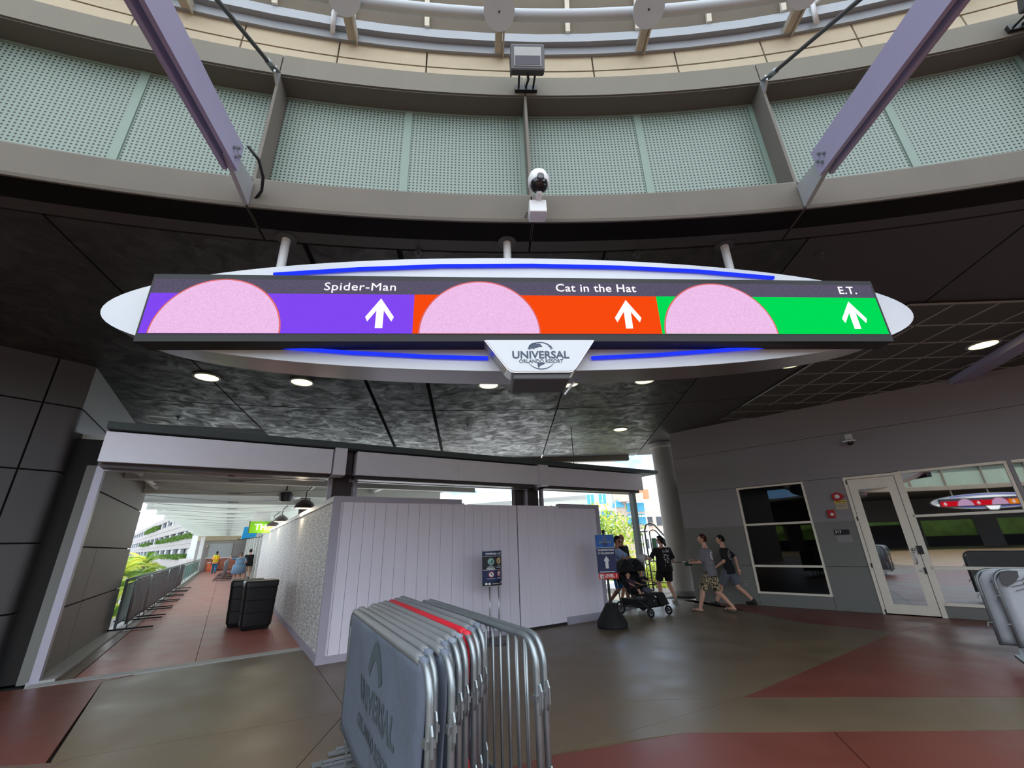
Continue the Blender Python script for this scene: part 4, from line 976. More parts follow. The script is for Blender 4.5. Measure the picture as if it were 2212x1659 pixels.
for i, (al_, of, ra, cv, lb) in enumerate(specs):
    p = BO+BD*al_+BN*of
    # feet of the stacked barriers would cross, so the plates are staggered by each barrier's own shift along the stack
    bt = barrier(p, BA+radians(ra), lb, cv, 'crowd barriers stacked beside the hoarding', i, bars=(cv is None))
    if i == 0:
        cv_ = [c for c in bt.children if c.name.startswith('cover')][0]
        bvc = BVHTree.FromPolygons([q.co for q in cv_.data.vertices], [q.vertices[:] for q in cv_.data.polygons])
        def press(me):
            for q in me.vertices:
                hit = bvc.ray_cast(V((q.co.x, -.3, q.co.z)), V((0, 1, 0)))
                q.co.y = hit[0].y-.003 if hit[0] is not None else -.03
        def onc(me, x, z, nm):
            me.transform(Matrix.Translation((x, -.2, z)) @ RX90); press(me); me.materials.clear(); me.name = nm; return mkobj(nm, me, C_VINYLP, cv_)
        for body, x, z, sz_, w in (('UNIVERSAL', 1.30, .66, .20, 1.1), ('ORLANDO RESORT', 1.30, .46, .115, 1.1)):
            me = text_mesh(body, sz_, bold=.03, extrude=0)
            xs = [v_.co.x for v_ in me.vertices]; k_ = w/(max(xs)-min(xs)); me.transform(Matrix.Diagonal((k_, 1, 1, 1))); onc(me, x, z, 'faded_lettering')
        pts = []
        for q in range(13): t_ = radians(20+140*q/12); pts.append((.24*cos(t_), .30*sin(t_)))
        for q in range(12, -1, -1): t_ = radians(20+140*q/12); pts.append((.15*cos(t_), .19*sin(t_)))
        b = MB()
        for q in range(12): b.add([(1.26+pts[m_][0], -.2, .73+pts[m_][1]) for m_ in (q, q+1, 24-q, 25-q)], [(0, 1, 2, 3)])
        go_ = b.build('faded_globe', C_VINYLP, cv_); press(go_.data)
# two covered barriers at the right wall
dR = V((.80, -.60)); aR = atan2(dR.y, dR.x)
def big_barrier(loc, ang, label, hole):
    t = thing('crowd_barrier', label, 'barrier', (*loc, 0), ang, 'covered barriers by the glazed door')
    mkobj('frame', FR, None, t); mkobj('cover', CVS['pale'][0], None, t)
    for x in (.16, BL-.3): o = mkobj('foot', FTm, None, t); o.location = (x, 0, 0)
    for z in (.44, .78): MB().tube([(0, -.01, z), (-.05, -.03, z), (-.06, -.03, z-.05)], .008, 6).build('hook', C_GALV, t)
    if hole:
        MB().prism([(.055+p[0], -.05, .93+p[1]) for p in ((0, 0), (.0, .10), (.03, .15), (.10, .17), (.19, .165), (.18, .09), (.12, .02), (.04, -.03))], (0, .012, 0)).build('corner_opening', C_DGREY, t)
    b = MB()
    for q in range(3):
        b.tube([(.12+.02*q, -.037, .95-.05*q), (.25, -.037, .98-.05*q), (.34, -.037, 1.06)], .004, 5)
    for q in range(4): b.tube([(.3+.4*q, -.037, .9-.1*q), (.6+.4*q, -.037, .7-.08*q), (.9+.38*q, -.037, .72)], .004, 5)
    b.build('seam_piping', C_VINYLP, t); return t
big_barrier((6.52, 6.42), aR, 'pale grey covered crowd barrier at the right edge, nearer one with an open corner', True)
big_barrier((6.46, 6.60), aR, 'pale grey covered crowd barrier at the right edge, standing behind the other', False)
# row along the corridor railing and a short row in mid corridor
CA = AL+pi/2
for i in range(6):
    v0 = 6.1+2.45*i; p = uv(-3.12+(.02 if i % 2 else 0), v0)
    barrier(p, CA, ['dark covered crowd barrier nearest the left pier, first of the row at the railing', 'dark covered crowd barrier, second along the corridor railing', 'dark covered crowd barrier, third along the corridor railing'][i] if i < 3 else 'crowd barrier in the corridor railing row, %s counted from the pier' % ['', '', '', 'fourth', 'fifth', 'sixth', 'seventh', 'eighth', 'ninth', 'tenth', 'eleventh', 'last, twelfth'][i], 'dark', 'crowd barriers along the corridor railing', i, bars=False, bigfeet=True)
for i in range(5):
    p = uv(-1.36+.06*i, 25.2+2.45*i)
    barrier(p, CA-radians(1), 'pale crowd barrier in the short mid corridor row, %s one from this end' % ['nearest', 'second', 'third', 'fourth', 'farthest'][i], 'pale', 'crowd barriers in mid corridor', i, bars=False, bigfeet=True)

# ============================================================ corridor railing
ra_ = thing('corridor_railing', 'grey steel guard rail with teal glass panels along the left of the corridor', 'railing', uv(-3.36, 6.6), CA)
for z in (1.08, .98, .12): MB().tube([(0, 0, z), (37.5, 0, z)], .03 if z > 1 else .016, 8).build('rail', C_RAILG, ra_, True)
for i in range(20):
    MB().box((.05+1.97*i, 0, .55), (.05, .05, 1.1)).build('post', C_RAILG, ra_)
    if i < 19:
        MB().box((1.03+1.97*i, 0, .55), (1.86, .012, .78)).build('infill_panel', C_RAILT if i > 9 else mat('rail_mesh%d' % i, (150, 166, 150), .5, var=.2), ra_) if i > 6 else None
        if i <= 6:
            b = MB()
            for q in range(14): b.box((.14+1.97*i+.135*q, 0, .55), (.014, .014, .84))
            b.build('balusters', C_RAILG, ra_)

# ============================================================ bins
def bin_(loc, ang, label):
    t = thing('litter_bin', label, 'bin', loc, ang, 'black litter bins by the hoarding')
    def sq(hw, hd, r, z): 
        o = []
        for cx, cy, a0 in ((hw-r, hd-r, 0), (-hw+r, hd-r, 90), (-hw+r, -hd+r, 180), (hw-r, -hd+r, 270)):
            for q in range(5): t_ = radians(a0+22.5*q); o.append(V((cx+r*cos(t_), cy+r*sin(t_), z)))
        return o
    z0 = .06
    for i, (za, zb_) in enumerate(((.10, .34), (.355, .60), (.615, .86))):
        k = 1-.10*(1-za); k2_ = 1-.10*(1-zb_)
        MB().ring_loft([sq(.34*k, .27*k, .08, za), sq(.345*k2_, .275*k2_, .08, zb_)]).build('body_band', C_BLACK, t, 'auto')
    MB().ring_loft([sq(.27, .21, .07, .02), sq(.29, .23, .07, .10)]).build('base', C_BLKR, t)
    MB().ring_loft([sq(.30, .24, .06, .08), sq(.32, .25, .06, .9)]).build('liner', C_BLKR, t)
    MB().ring_loft([sq(.345, .275, .08, .875), sq(.35, .28, .08, .98), sq(.33, .26, .07, 1.01), sq(.30, .23, .06, 1.0)]).build('lid', C_BLACK, t, 'auto')
    for sx_ in (-.2, .2): MB().cyl((sx_-.02, -.2, .03), (sx_+.02, -.2, .03), .03, 10).build('castor', C_BLKR, t)
    return t
bin_(uv(-.62, 4.45), AL+radians(4), 'black ribbed litter bin standing nearer, by the woven side of the hoarding')
bin_(uv(-.86, 5.15), AL-radians(3), 'black ribbed litter bin half hidden behind the nearer bin')

# ============================================================ signs on stands
# curved safety sign on two poles in front of the planks
ss = thing('safety_sign', 'dark blue curved safety sign on two steel poles in front of the planks', 'sign', uv(2.84, -.45), AL)
W_, z0, z1 = .41, .925, 1.515
def cy(x): return .10*((x/(W_/2))**2)-.10   # bows towards the viewer
def curved(x0, x1, za, zb_, off, m, nm, par, n=10):
    b = MB(); F = [[(x0+(x1-x0)*i/n, cy(x0+(x1-x0)*i/n)-off, za) for i in range(n+1)], [(x0+(x1-x0)*i/n, cy(x0+(x1-x0)*i/n)-off, zb_) for i in range(n+1)]]
    for i in range(n): b.add([F[0][i], F[0][i+1], F[1][i+1], F[1][i]], [(0, 1, 2, 3)])
    o = b.build(nm, m, par); return o
pb_ = MB(); n = 12; xs = [-W_/2+W_*i/n for i in range(n+1)]
prof = [(x, cy(x)) for x in xs]+[(x, cy(x)+.02) for x in reversed(xs)]
board = pb_.prism([(p[0], p[1], z0) for p in prof], (0, 0, z1-z0)).build('board', C_SIGNN, ss)
curved(-W_/2+.002, W_/2-.002, 1.19, 1.425, .002, C_SIGNK, 'black_field', board)
curved(-W_/2+.002, W_/2-.002, z0+.002, .985, .002, C_SIGNK, 'black_field', board)
for z in (1.425, 1.188): curved(-W_/2+.004, W_/2-.004, z, z+.006, .003, C_WHITE, 'rule_line', board)
for z in (z0-.012, z1): MB().prism([(p[0], p[1], z) for p in prof], (0, 0, .012)).build('edge_cap', C_GALV2, board)
def bend(me, y=0.0):
    for v_ in me.vertices: v_.co.y += cy(v_.co.x)
def btext(body, size, x, z, m, w=None, bold=.02):
    me = text_mesh(body, size, bold=bold, extrude=.001)
    if w:
        xx = [v_.co.x for v_ in me.vertices]; me.transform(Matrix.Diagonal((w/(max(xx)-min(xx)), 1, 1, 1)))
    me.transform(Matrix.Translation((x, -.005, z)) @ RX90); bend(me); me.materials.clear(); mkobj('lettering', me, m, board)
btext('POWERTABLE  SAFETY', .040, .0, 1.468, C_WHITE, .33, .03)
def icon(x, z, r, m, fg, nm='pictogram', rim=None):
    n = 20
    def disk(rr_, dy, mm, n2):
        b = MB(); c = (x, cy(x)-dy, z); P = [(x+rr_*cos(2*pi*i/n), cy(x+rr_*cos(2*pi*i/n))-dy, z+rr_*sin(2*pi*i/n)) for i in range(n)]
        for i in range(n): b.add([c, P[i], P[(i+1) % n]], [(0, 1, 2)])
        return b.build(n2, mm, board)
    if rim: disk(r, .004, rim, 'ring'); disk(r*.82, .005, m, nm)
    else: disk(r, .004, m, nm)
    for pts in fg:
        b = MB(); b.add([(x+p[0]*r, cy(x+p[0]*r)-.007, z+p[1]*r) for p in pts], [tuple(range(len(pts)))]); b.build('figure', C_SIGNK, board)
man = [(-.1, .55), (.12, .6), (.15, .3), (.3, -.1), (.35, -.6), (.15, -.6), (.05, -.15), (-.15, -.6), (-.3, -.6), (-.1, .1)]
icon(-.075, 1.335, .058, C_TEALD, [[(.1, .5), (.35, .55), (.6, -.45), (.35, -.4), (.25, .1), (.05, -.4), (-.05, -.4)], [(-.6, -.5), (.5, -.5), (.5, -.6), (-.6, -.6)], [(-.55, -.2), (-.3, -.2), (-.3, -.45), (-.6, -.45)]])
icon(.095, 1.345, .058, C_CREAMI, [[(-.7, -.2), (-.1, .35), (.05, .15), (-.2, -.1), (-.3, -.6), (-.5, -.5)], [(.1, .5), (.6, .1), (.65, .25), (.2, .65)]])
icon(-.07, 1.115, .05, C_WHITE, [[(-.3, .55), (-.1, .6), (.45, -.35), (.3, -.5), (-.05, -.05), (-.25, .0)]], rim=C_SIGNR)
icon(.095, 1.125, .05, C_WHITE, [man], rim=C_SIGNR)
for x, z, w in ((-.075, 1.255, .06), (-.075, 1.240, .12), (.095, 1.265, .05), (.095, 1.25, .10), (-.075, 1.222, .15), (-.075, 1.21, .15), (-.075, 1.199, .13), (.095, 1.232, .13), (.095, 1.222, .12), (-.07, 1.04, .15), (.095, 1.052, .07), (.095, 1.038, .12), (.03, .955, .17)):
    curved(x-w/2, x+w/2, z, z+.006, .004, C_WHITE, 'print_line', board, 4)
icon(-.155, .957, .02, C_WHITE, []); icon(-.105, .957, .02, C_WHITE, []); icon(.165, .968, .02, C_WHITE, [])
for x in (-.095, .095):
    MB().tube([(x, -.06, .02), (x, -.06, z0+.05)], .014, 10).build('pole', C_STEEL, ss, True)
MB().lathe([(.24, 0), (.24, .015), (.05, .03)], (0, -.06, 0), 24).build('base_plate', C_DGREY, ss, 'auto')

# blue direction sign on a black cone base
bs = thing('direction_sign', 'blue transport sign with a white up arrow on a black cone base', 'sign', (1.87, 9.68, 0), radians(4))
MB().lathe([(.30, .0), (.31, .03), (.305, .10), (.10, .42), (.09, .44)], (0, 0, 0), 14).build('cone_base', C_BLKR, bs)
MB().tube([(0, 0, .42), (0, 0, 1.80)], .026, 10).build('pole', C_BLACK, bs); MB().sphere((0, 0, 1.82), .038).build('finial', C_BLACK, bs, True)
MB().tube([(0, 0, 1.06), (0, -.03, 1.06)], .02, 8).build('clamp', C_BLACK, bs)
wS = .40
bd = MB().bbox((-wS/2, -.045, 1.00), (wS/2, -.03, 1.755)).build('board', C_SIGNN, bs)
up_ = MB().bbox((-wS/2, -.048, 1.50), (wS/2, -.046, 1.755)).build('upper_field', C_SIGNB, bd)
MB().bbox((-wS/2, -.049, 1.493), (wS/2, -.046, 1.50)).build('rule_line', C_WHITE, bd)
MB().bbox((-wS/2+.01, -.049, .888), (wS/2+.02, -.03, 1.0)).build('level_panel', C_SIGNR, bd)
text('LEVEL 1', .085, C_WHITE, bd, (.055, -.051, .944), width=.255, bold=.03)
flat([(-.165, .90), (-.10, .90), (-.10, .985), (-.115, .985), (-.125, .965), (-.15, .985), (-.165, .985)], bd, C_WHITE, 'level_icon', -.051, .002)
flat([(-.138, .93), (-.125, .955), (-.112, .93), (-.12, .93), (-.12, .905), (-.13, .905), (-.13, .93)], bd, C_SIGNK, 'level_icon_mark', -.053, .002)
text('TRANSPORTATION', .052, C_WHITE, bd, (.0, -.047, 1.445), width=.35, bold=.03)
text('TO VOLCANO BAY', .052, C_WHITE, bd, (.0, -.047, 1.385), width=.35, bold=.03)
arrow(.0, 1.33, 1.09, .12, bd, C_WHITE, -.048, .066, .09)
flat([(-.16, 1.018), (.16, 1.018), (.16, 1.032), (-.16, 1.032)], bd, C_WHITE, 'print_line', -.047, .002)
# emblem: a pointed peak over a disc and faint lettering band
gold = mat('emblem_gold', (150, 160, 130), .5); dkb = mat('emblem_dark', (14, 56, 104), .5)
flat([(p[0], p[1]) for p in ((0, 1.735), (.03, 1.66), (-.03, 1.66))], bd, gold, 'emblem_peak', -.051, .002)
flat([(p[0], p[1]) for p in ((0, 1.712), (.016, 1.666), (-.016, 1.666))], bd, dkb, 'emblem_peak', -.053, .002)
flat([(.055*cos(2*pi*i/20), 1.575+.055*sin(2*pi*i/20)) for i in range(20)], bd, dkb, 'emblem_disc', -.05, .002)
flat([(-.045, 1.652), (.045, 1.652), (.04, 1.644), (-.04, 1.644)], bd, gold, 'emblem_band', -.051, .002)
for i in range(9):
    x = -.12+.03*i; hgt_ = .05 if i in (0, 8) else .036
    flat([(x-.009, 1.605-hgt_/2), (x+.006, 1.605-hgt_/2), (x+.009, 1.605+hgt_/2), (x-.006, 1.605+hgt_/2)], bd, gold, 'emblem_letter', -.053, .002)

# hanging corridor signs
gs = thing('shop_sign', 'lime green hanging shop sign with white letters over the corridor hoarding', 'sign', uv(-.35, 13.6), AL)
MB().bbox((-.42, -.05, 2.36), (.42, .05, 2.82)).build('panel', C_GREENS, gs); text('TH', .34, C_WHITE, gs, (-.02, -.055, 2.585), bold=.03); MB().bbox((-.3, -.02, 2.82), (.3, .02, 3.4)).build('hanger', C_PLASW, gs)
MB().bbox((-.45, -.055, 2.34), (-.42, .055, 2.84)).build('edge_trim', C_DGREY, gs)
cs = thing('shop_sign', 'cyan hanging shop sign beyond the green one in the corridor', 'sign', uv(-.55, 18.0), AL+radians(8))
MB().prism([(-.36, -.04, 2.22), (.26, -.04, 2.33), (.30, -.04, 2.80), (-.30, -.04, 2.80)], (0, .08, 0)).build('panel', C_CYANS, cs); MB().tube([(-.5, 0, 2.3), (-.45, 0, 2.2), (.5, 0, 2.32), (.6, 0, 2.5)], .02, 6).build('bracket', C_BLACK, cs); MB().bbox((-.05, -.02, 2.8), (.05, .02, 3.5)).build('hanger', C_PLASW, cs)
E_WARM = emat('lamp_glow', (255, 226, 170), 1.6)
for i, (v_, lb) in enumerate(((3.9, 'dark bell pendant lamp nearest, glowing above the hoarding top'), (9.6, 'dark bell pendant lamp, second along the hoarding'), (13.2, 'dark bell pendant lamp, farthest along the hoarding'))):
    t = thing('pendant_lamp', lb, 'lamp', uv(.02+.02*i, v_), AL, 'pendant lamps over the hoarding')
    zl = 2.60
    MB().lathe([(.24, 0), (.235, .03), (.19, .12), (.10, .19), (.04, .22)], (0, 0, zl), 20).build('shade', C_HOUSD, t, 'auto'); MB().lathe([(.21, .004), (.0, .002)], (0, 0, zl-.006), 20).build('bulb', E_WARM, t); MB().tube([(0, 0, zl+.2), (0, 0, 3.0), (.3, 0, 3.35)], .014, 6).build('arm', C_BLACK, t)
    ld_ = bpy.data.lights.new('lamp_light', 'POINT'); ld_.energy = 7; ld_.color = (1, .86, .62); ld_.shadow_soft_size = .06; lo_ = bpy.data.objects.new('lamp_light', ld_); COL.objects.link(lo_); lo_.parent = t; lo_.location = (-.15, 0, zl-.05)
spk = thing('loudspeaker', 'black loudspeaker hung under the corridor roof beside the lamps', 'speaker', uv(-.25, 6.0), AL)
MB().lathe([(.16, 0), (.18, .05), (.17, .22), (.08, .3)], (0, 0, 2.95), 16).build('cabinet', C_BLACK, spk, 'auto'); MB().tube([(0, 0, 3.2), (0, 0, 3.52)], .02, 6).build('hanger', C_BLACK, spk); MB().box((-.05, -.02, 2.96), (.1, .05, .05)).build('connector', C_PLASW, spk)

# ============================================================ outdoors
gd = struct('ground'); MB().bbox((-160, 8, -6.2), (120, 220, -6.0)).build('street', mat('street_pale', (150, 148, 142), .9, var=.1, scale=.2), gd)
b = MB(); b.prism([uv(.8, 5.95, -.3), uv(13, 5.95, -.3), uv(13, 13, -.3), uv(.8, 13, -.3)], (0, 0, .28)); b.build('terrace_slab', mat('terrace_pale', (206, 208, 214), .8, var=.05), gd)
L1 = mat('leaf_lime', (180, 184, 70), .6, var=.25, scale=1.5); L2 = mat('leaf_green', (84, 116, 44), .6, var=.25, scale=1.5); L3 = mat('leaf_bright', (136, 162, 62), .55, var=.25, scale=1.5)
for m_ in (L1, L2, L3):
    t_ = m_.node_tree; b_ = t_.nodes['Principled BSDF']; tl = t_.nodes.new('ShaderNodeBsdfTranslucent'); mx_ = t_.nodes.new('ShaderNodeMixShader'); mx_.inputs[0].default_value = .5
    t_.links.new(b_.inputs['Base Color'].links[0].from_socket, tl.inputs[0]); o_ = [n for n in t_.nodes if n.type == 'OUTPUT_MATERIAL'][0]
    t_.links.new(b_.outputs[0], mx_.inputs[1]); t_.links.new(tl.outputs[0], mx_.inputs[2]); t_.links.new(mx_.outputs[0], o_.inputs[0])
BARK = mat('bark', (112, 92, 70), .9, var=.2, bump=.4, bscale=12)
def leaves(c, rad, n, size, rnd, holes=.35):
    b = MB(); vs, fs = [], []
    cl = [V((rnd.uniform(-1, 1), rnd.uniform(-1, 1), rnd.uniform(-1, 1))) for _ in range(26)]
    cl = [q.normalized()*rnd.uniform(.35, .8) for q in cl]
    for i in range(n):
        q = rnd.choice(cl); d = V((rnd.gauss(0, 1), rnd.gauss(0, 1), rnd.gauss(0, 1))).normalized()*(rnd.random()**.4)*.36
        p = q+d; p = V((c[0]+p.x*rad[0], c[1]+p.y*rad[1], c[2]+p.z*rad[2]))
        u = V((rnd.gauss(0, 1), rnd.gauss(0, 1), rnd.gauss(0, 1))).normalized(); w = u.cross(V((rnd.gauss(0, 1), rnd.gauss(0, 1), rnd.gauss(0, 1)))).normalized()
        s = size*rnd.uniform(.6, 1.3); k = len(vs)
        vs += [p-u*s, p+w*s*.45, p+u*s, p-w*s*.45]; fs.append((k, k+1, k+2, k+3))
    b.v = [tuple(v_) for v_ in vs]; b.f = fs; return b
def tree(label, c, rad, n, size, ms, seed, zg=-6.0):
    rnd = random.Random(seed); t = thing('tree', label, 'tree', (c[0], c[1], zg), 0)
    cl = (0, 0, c[2]-zg)
    for k_, m_ in enumerate(ms):
        o = leaves(cl, rad, n//len(ms), size, rnd).build('leaves', m_, t); o['kind'] = 'stuff'
    b = MB(); b.tube([(0, 0, 0), (.1, .05, cl[2]*.5), (0, 0, cl[2])], [.22, .17, .08], 10)
    for q in range(6): a_ = q*1.1; b.tube([(0, 0, cl[2]*.7), (rad[0]*.4*cos(a_), rad[1]*.4*sin(a_), cl[2]+rad[2]*.2)], [.08, .03], 6)
    b.build('trunk', BARK, t, True); return t
tree('big yellow-green leafy tree beyond the plank hoarding, beside the third opening', (4.3, 24.0, .9), (2.75, 2.4, 3.1), 9000, .10, (L1, L3, L2), 4)
tree('lower yellow-green shrubby tree right of the door jamb, by the tube gate', (7.0, 23.5, -.6), (1.1, 1.2, 1.5), 2600, .09, (L1, L3), 6)
tree('low leafy tree seen under the tube gate, far right', (9.2, 27, -2.2), (2.2, 1.6, 2.0), 3000, .11, (L3, L2), 9)
def frond_mesh(seed, L=2.2):
    rnd = random.Random(seed); b = MB(); pr = []
    for i in range(11): t = i/10; pr.append(V((L*t*(1-.15*t), 0, L*(.55*t-.75*t*t))))
    for i in range(1, 11):
        for s in (-1, 1):
            for q in range(4):
                p = pr[i-1].lerp(pr[i], q/4); ln = .62*L/2.2*(1-abs(i/10-.45))*rnd.uniform(.85, 1.1)
                d = V((.5, s*.85, -.25-.2*rnd.random())).normalized(); w = V((.022, 0, .006))
                b.add([p-w, p+w, p+d*ln], [(0, 1, 2)])
    b.tube(pr, .02, 4); me = b.mesh('frond'); return me
FM = [frond_mesh(i) for i in range(3)]
for i, f_ in enumerate(FM): f_.materials.append((L3, L1, L2)[i])
def palm(label, p, ztop, seed, sc=1.0, nf=18):
    rnd = random.Random(seed); t = thing('palm_tree', label, 'palm', (p.x, p.y, -6.0), 0, 'palms below the corridor railing')
    hh_ = ztop+6.0
    MB().tube([(0, 0, 0), (.1, 0, hh_*.5), (0, 0, hh_)], [.16, .13, .12], 10).build('trunk', BARK, t, True)
    for k in range(nf):
        o = mkobj('frond', FM[k % 3], None, t); o.location = (0, 0, hh_); o.rotation_euler = (rnd.uniform(-.2, .2), rnd.uniform(-.75, .35), k*2.4); o.scale = (.8*sc*rnd.uniform(.8, 1.15),)*3
pls = [(-5.2, 19, -.9, 1.0), (-5.9, 24, -.1, 1.1), (-6.8, 30, .5, 1.2), (-6.2, 34, -.2, 1.1), (-7.6, 40, .6, 1.4), (-4.9, 14.5, -1.9, .9), (-7.6, 34, .9, 1.2), (-5.4, 27, -1.6, 1.0), (-5.0, 22, -.2, .9), (-6.0, 31, .4, 1.0), (-5.2, 36, -.2, 1.0), (-4.6, 17, -1.2, .85), (-6.6, 37, .9, 1.1)]
pw = ['nearest the pier', 'second out from the pier', 'tall one behind the railing middle', 'low one by the railing', 'far tall one before the concrete building', 'lowest one right below the first railing bay', 'tall one standing farthest left', 'low one between two taller palms', 'close behind the second railing bay', 'tall one in the middle of the clump', 'beside the far end of the barrier row', 'small one against the railing near the pier', 'farthest one under the building bands']
for i, (u_, v_, zt, sc_) in enumerate(pls): palm('feathery bright green palm outside the corridor railing, '+pw[i], uv(u_, v_), zt, 20+i, sc_)

# concrete building with planted terraces
gk = 1.9
Q0 = V((-31.28, 41.64, 0)); GO = V((Q0.x*gk, Q0.y*gk, 0)); GD = V((-.69, .72, 0)).normalized(); gz = lambda z: 1.65+gk*(z-1.65)
ga = thing('terraced_building', 'pale concrete building with planted terraces and window bands beyond the palms', 'building', (GO.x, GO.y, 0), atan2(GD.y, GD.x))
# local x runs away along the facade, local -y?? the hall side is +y or -y: choose by test below
side = 1 if V((-GD.y, GD.x, 0)).dot(V((0, 0, 0))-GO) > 0 else -1
def gb(x0, x1, d0, d1, z0, z1, m, nm, par=ga): return MB().bbox((x0*gk, side*d0, gz(z0)), (x1*gk, side*d1, gz(z1))).build(nm, m, par)
gb(-9, 80, -14, -.8, -2.6, 5.9, C_GARW, 'core')
for z0, z1, d in ((5.30, 5.88, 0), (4.12, 4.63, .05), (3.62, 4.10, 0), (2.45, 2.90, .05), (2.06, 2.44, 0), (.5, 1.24, .1), (-2.5, .5, 0)):
    gb(-7.6, 80, -1.2, d, z0, z1, C_GARA, 'parapet_band')
for z0, z1 in ((4.63, 5.3), (2.90, 3.62), (1.24, 2.06)):
    for q in range(16):
        x = -5.5+5.3*q if z0 > 1.3 else -4.8+5.3*q
        gb(x, x+1.0, -.7, -.15, z0, z1, C_GARP, 'pillar')
        for w_ in range(2): gb(x+1.3+1.9*w_, x+2.9+1.9*w_, -.78, -.7, z0+.08, z1-.05, C_GARW, 'window')
gb(-9.8, -7.6, -1.5, .6, -2.5, 3.0, C_GARP, 'end_pillar'); gb(-11, -7.4, -1.5, 1.6, -1, 1.26, C_GARA, 'stair_wall')
rnd = random.Random(5)
for x0, x1, z in ((-7, 20, 2.95), (-4, 12, 1.28), (24, 40, 4.7), (30, 44, 2.95)):
    b = MB()
    for i in range(int((x1-x0)*34)):
        p = V((rnd.uniform(x0, x1)*gk, side*(.05+rnd.uniform(-.5, .6)), gz(z)+rnd.uniform(-.2, 1.0 if z > 4 else .55))); u_ = V((rnd.gauss(0, 1), rnd.gauss(0, 1), rnd.gauss(0, 1))).normalized()*.28; w_ = u_.cross(V((rnd.gauss(0, 1), 1, 0))).normalized()*.16
        b.add([p-u_, p+w_, p+u_, p-w_], [(0, 1, 2, 3)])
    o = b.build('terrace_planting', L2, ga); o['kind'] = 'stuff'

# distant resort building seen through the third opening
rbn = thing('distant_building', 'distant peach and blue building with balconies seen past the tree', 'building', (13.5, 58, -6), 0)
P1 = mat('peach_wall', (226, 196, 178), .8); P2 = mat('pale_blue_wall', (196, 210, 222), .8); P3 = mat('blue_glass', (70, 160, 196), .3, var=.1); P4 = mat('orange_wall', (226, 130, 96), .8); P5 = mat('white_wall', (236, 238, 240), .8); P6 = mat('taupe_wall', (196, 176, 160), .8)
def rb_(x0, x1, y0, y1, z0, z1, m, nm, par=rbn): return MB().bbox((x0-13.5, y0-58, z0+6), (x1-13.5, y1-58, z1+6)).build(nm, m, par)
rb_(8.5, 13.0, 58.5, 66, -6, 8.2, P2, 'blue_wing'); rb_(13.0, 17.0, 58, 66, -6, 7.4, P6, 'middle_wall'); rb_(14.2, 18.0, 58.6, 66, 6.4, 7.9, P4, 'upper_storey'); rb_(17.0, 21.0, 59, 66, -6, 5.2, P1, 'right_wing'); rb_(15.8, 21.5, 57, 59, -6, 2.4, P5, 'lower_block')
for x, z in ((9.6, 6.2), (11.2, 6.2), (9.6, 4.0), (11.4, 4.0)): w_ = rb_(x, x+.9, 58.4, 58.5, z, z+1.2, P3, 'window'); rb_(x+.4, x+.48, 58.36, 58.42, z, z+1.2, P5, 'mullion', rbn)
b = MB(); b.prism([(13.1-13.5+.75*cos(pi*i/10)+.4, -.2, 11.6+.9*sin(pi*i/10)) for i in range(11)], (0, .1, 0)); b.build('arched_window', P3, rbn)
for x in (14.6, 16.0): 
    for z in (3.4, 5.0): rb_(x, x+1.0, 57.9, 58, z, z+1.3, P3, 'window')
for x in (17.3, 18.6, 19.9): rb_(x, x+.8, 58.9, 59, 3.2, 4.5, C_GARW, 'window')
for x in (16.2, 17.4, 18.6, 19.8): rb_(x, x+.7, 56.9, 57, .5, 1.6, C_GARW, 'window'); rb_(x, x+.7, 56.9, 57, -1.8, -.4, C_GARW, 'window')
for x in (15.4, 16.5, 17.6, 18.7): rb_(x, x+.14, 56.3, 56.44, -6, 6.2, P5, 'balcony_post')
for z in (2.6, 4.3, 6.1): rb_(14.6, 19.0, 56.2, 58, z, z+.14, P5, 'balcony_slab')
rb_(13.6, 18.4, 56.0, 58.4, 6.25, 6.4, P1, 'eave'); rb_(9, 13.0, 57.9, 58.5, 5.2, 5.5, P5, 'balcony_slab')
for i in range(7): rb_(13.0, 13.12, 57.5, 57.6, -2+1.2*i, -1.9+1.2*i+1.0, P5, 'scaffold_tube')
# white canopy seen over the hoarding
wc_ = thing('far_canopy', 'white flat canopy on thin trusses glimpsed above the hoarding top', 'canopy', (0, 20, -6), 0)
MB().prism([(-2.0, -2.0, 9.05), (3.0, -1.6, 9.3), (3.4, 1.6, 9.3), (-2, 2.5, 9.05)], (0, 0, .16)).build('roof_plate', C_ROOFW, wc_); MB().bbox((1.0, 0, 0), (1.2, .2, 9.1)).build('post', C_ROOFW, wc_)
for q in range(8): MB().tube([(-1.8+.55*q, -1.6, 9.05), (-1.5+.55*q, -1.5, 8.8), (-1.25+.55*q, -1.55, 9.08)], .03, 6).build('truss_web', C_ROOFW, wc_)

# tube gate at the terrace edge
tg = thing('tube_gate', 'grey tube safety gate with a hooped top beside the round column', 'gate', (4.75, 15.7, 0), 0)
MB().tube([(-.22, 0, 0), (-.26, 0, 1.9), (-.20, 0, 2.08), (-.05, 0, 2.16), (.10, 0, 2.10), (.62, 0, 1.45)], .028, 10).build('outer_tube', C_DGREY, tg, True)
MB().tube([(-.08, 0, .9), (-.10, 0, 1.88), (.02, 0, 1.94), (.12, 0, 1.9), (.5, 0, 1.42), (.5, 0, 0)], .022, 10).build('inner_tube', C_DGREY, tg, True)
for z in (.25, .6, .92): MB().tube([(-.2, 0, z), (.5, 0, z)], .018, 8).build('cross_bar', C_DGREY, tg, True)
for q in range(8): MB().tube([(-.1+.08*q, 0, .25), (-.1+.08*q, 0, .92)], .007, 6).build('wire_bar', C_DGREY, tg)
MB().bbox((-.06, -.05, 1.28), (.08, .02, 1.66)).build('sign_box', mat('dark_green_box', (40, 92, 62), .5), tg, bevel=.01)
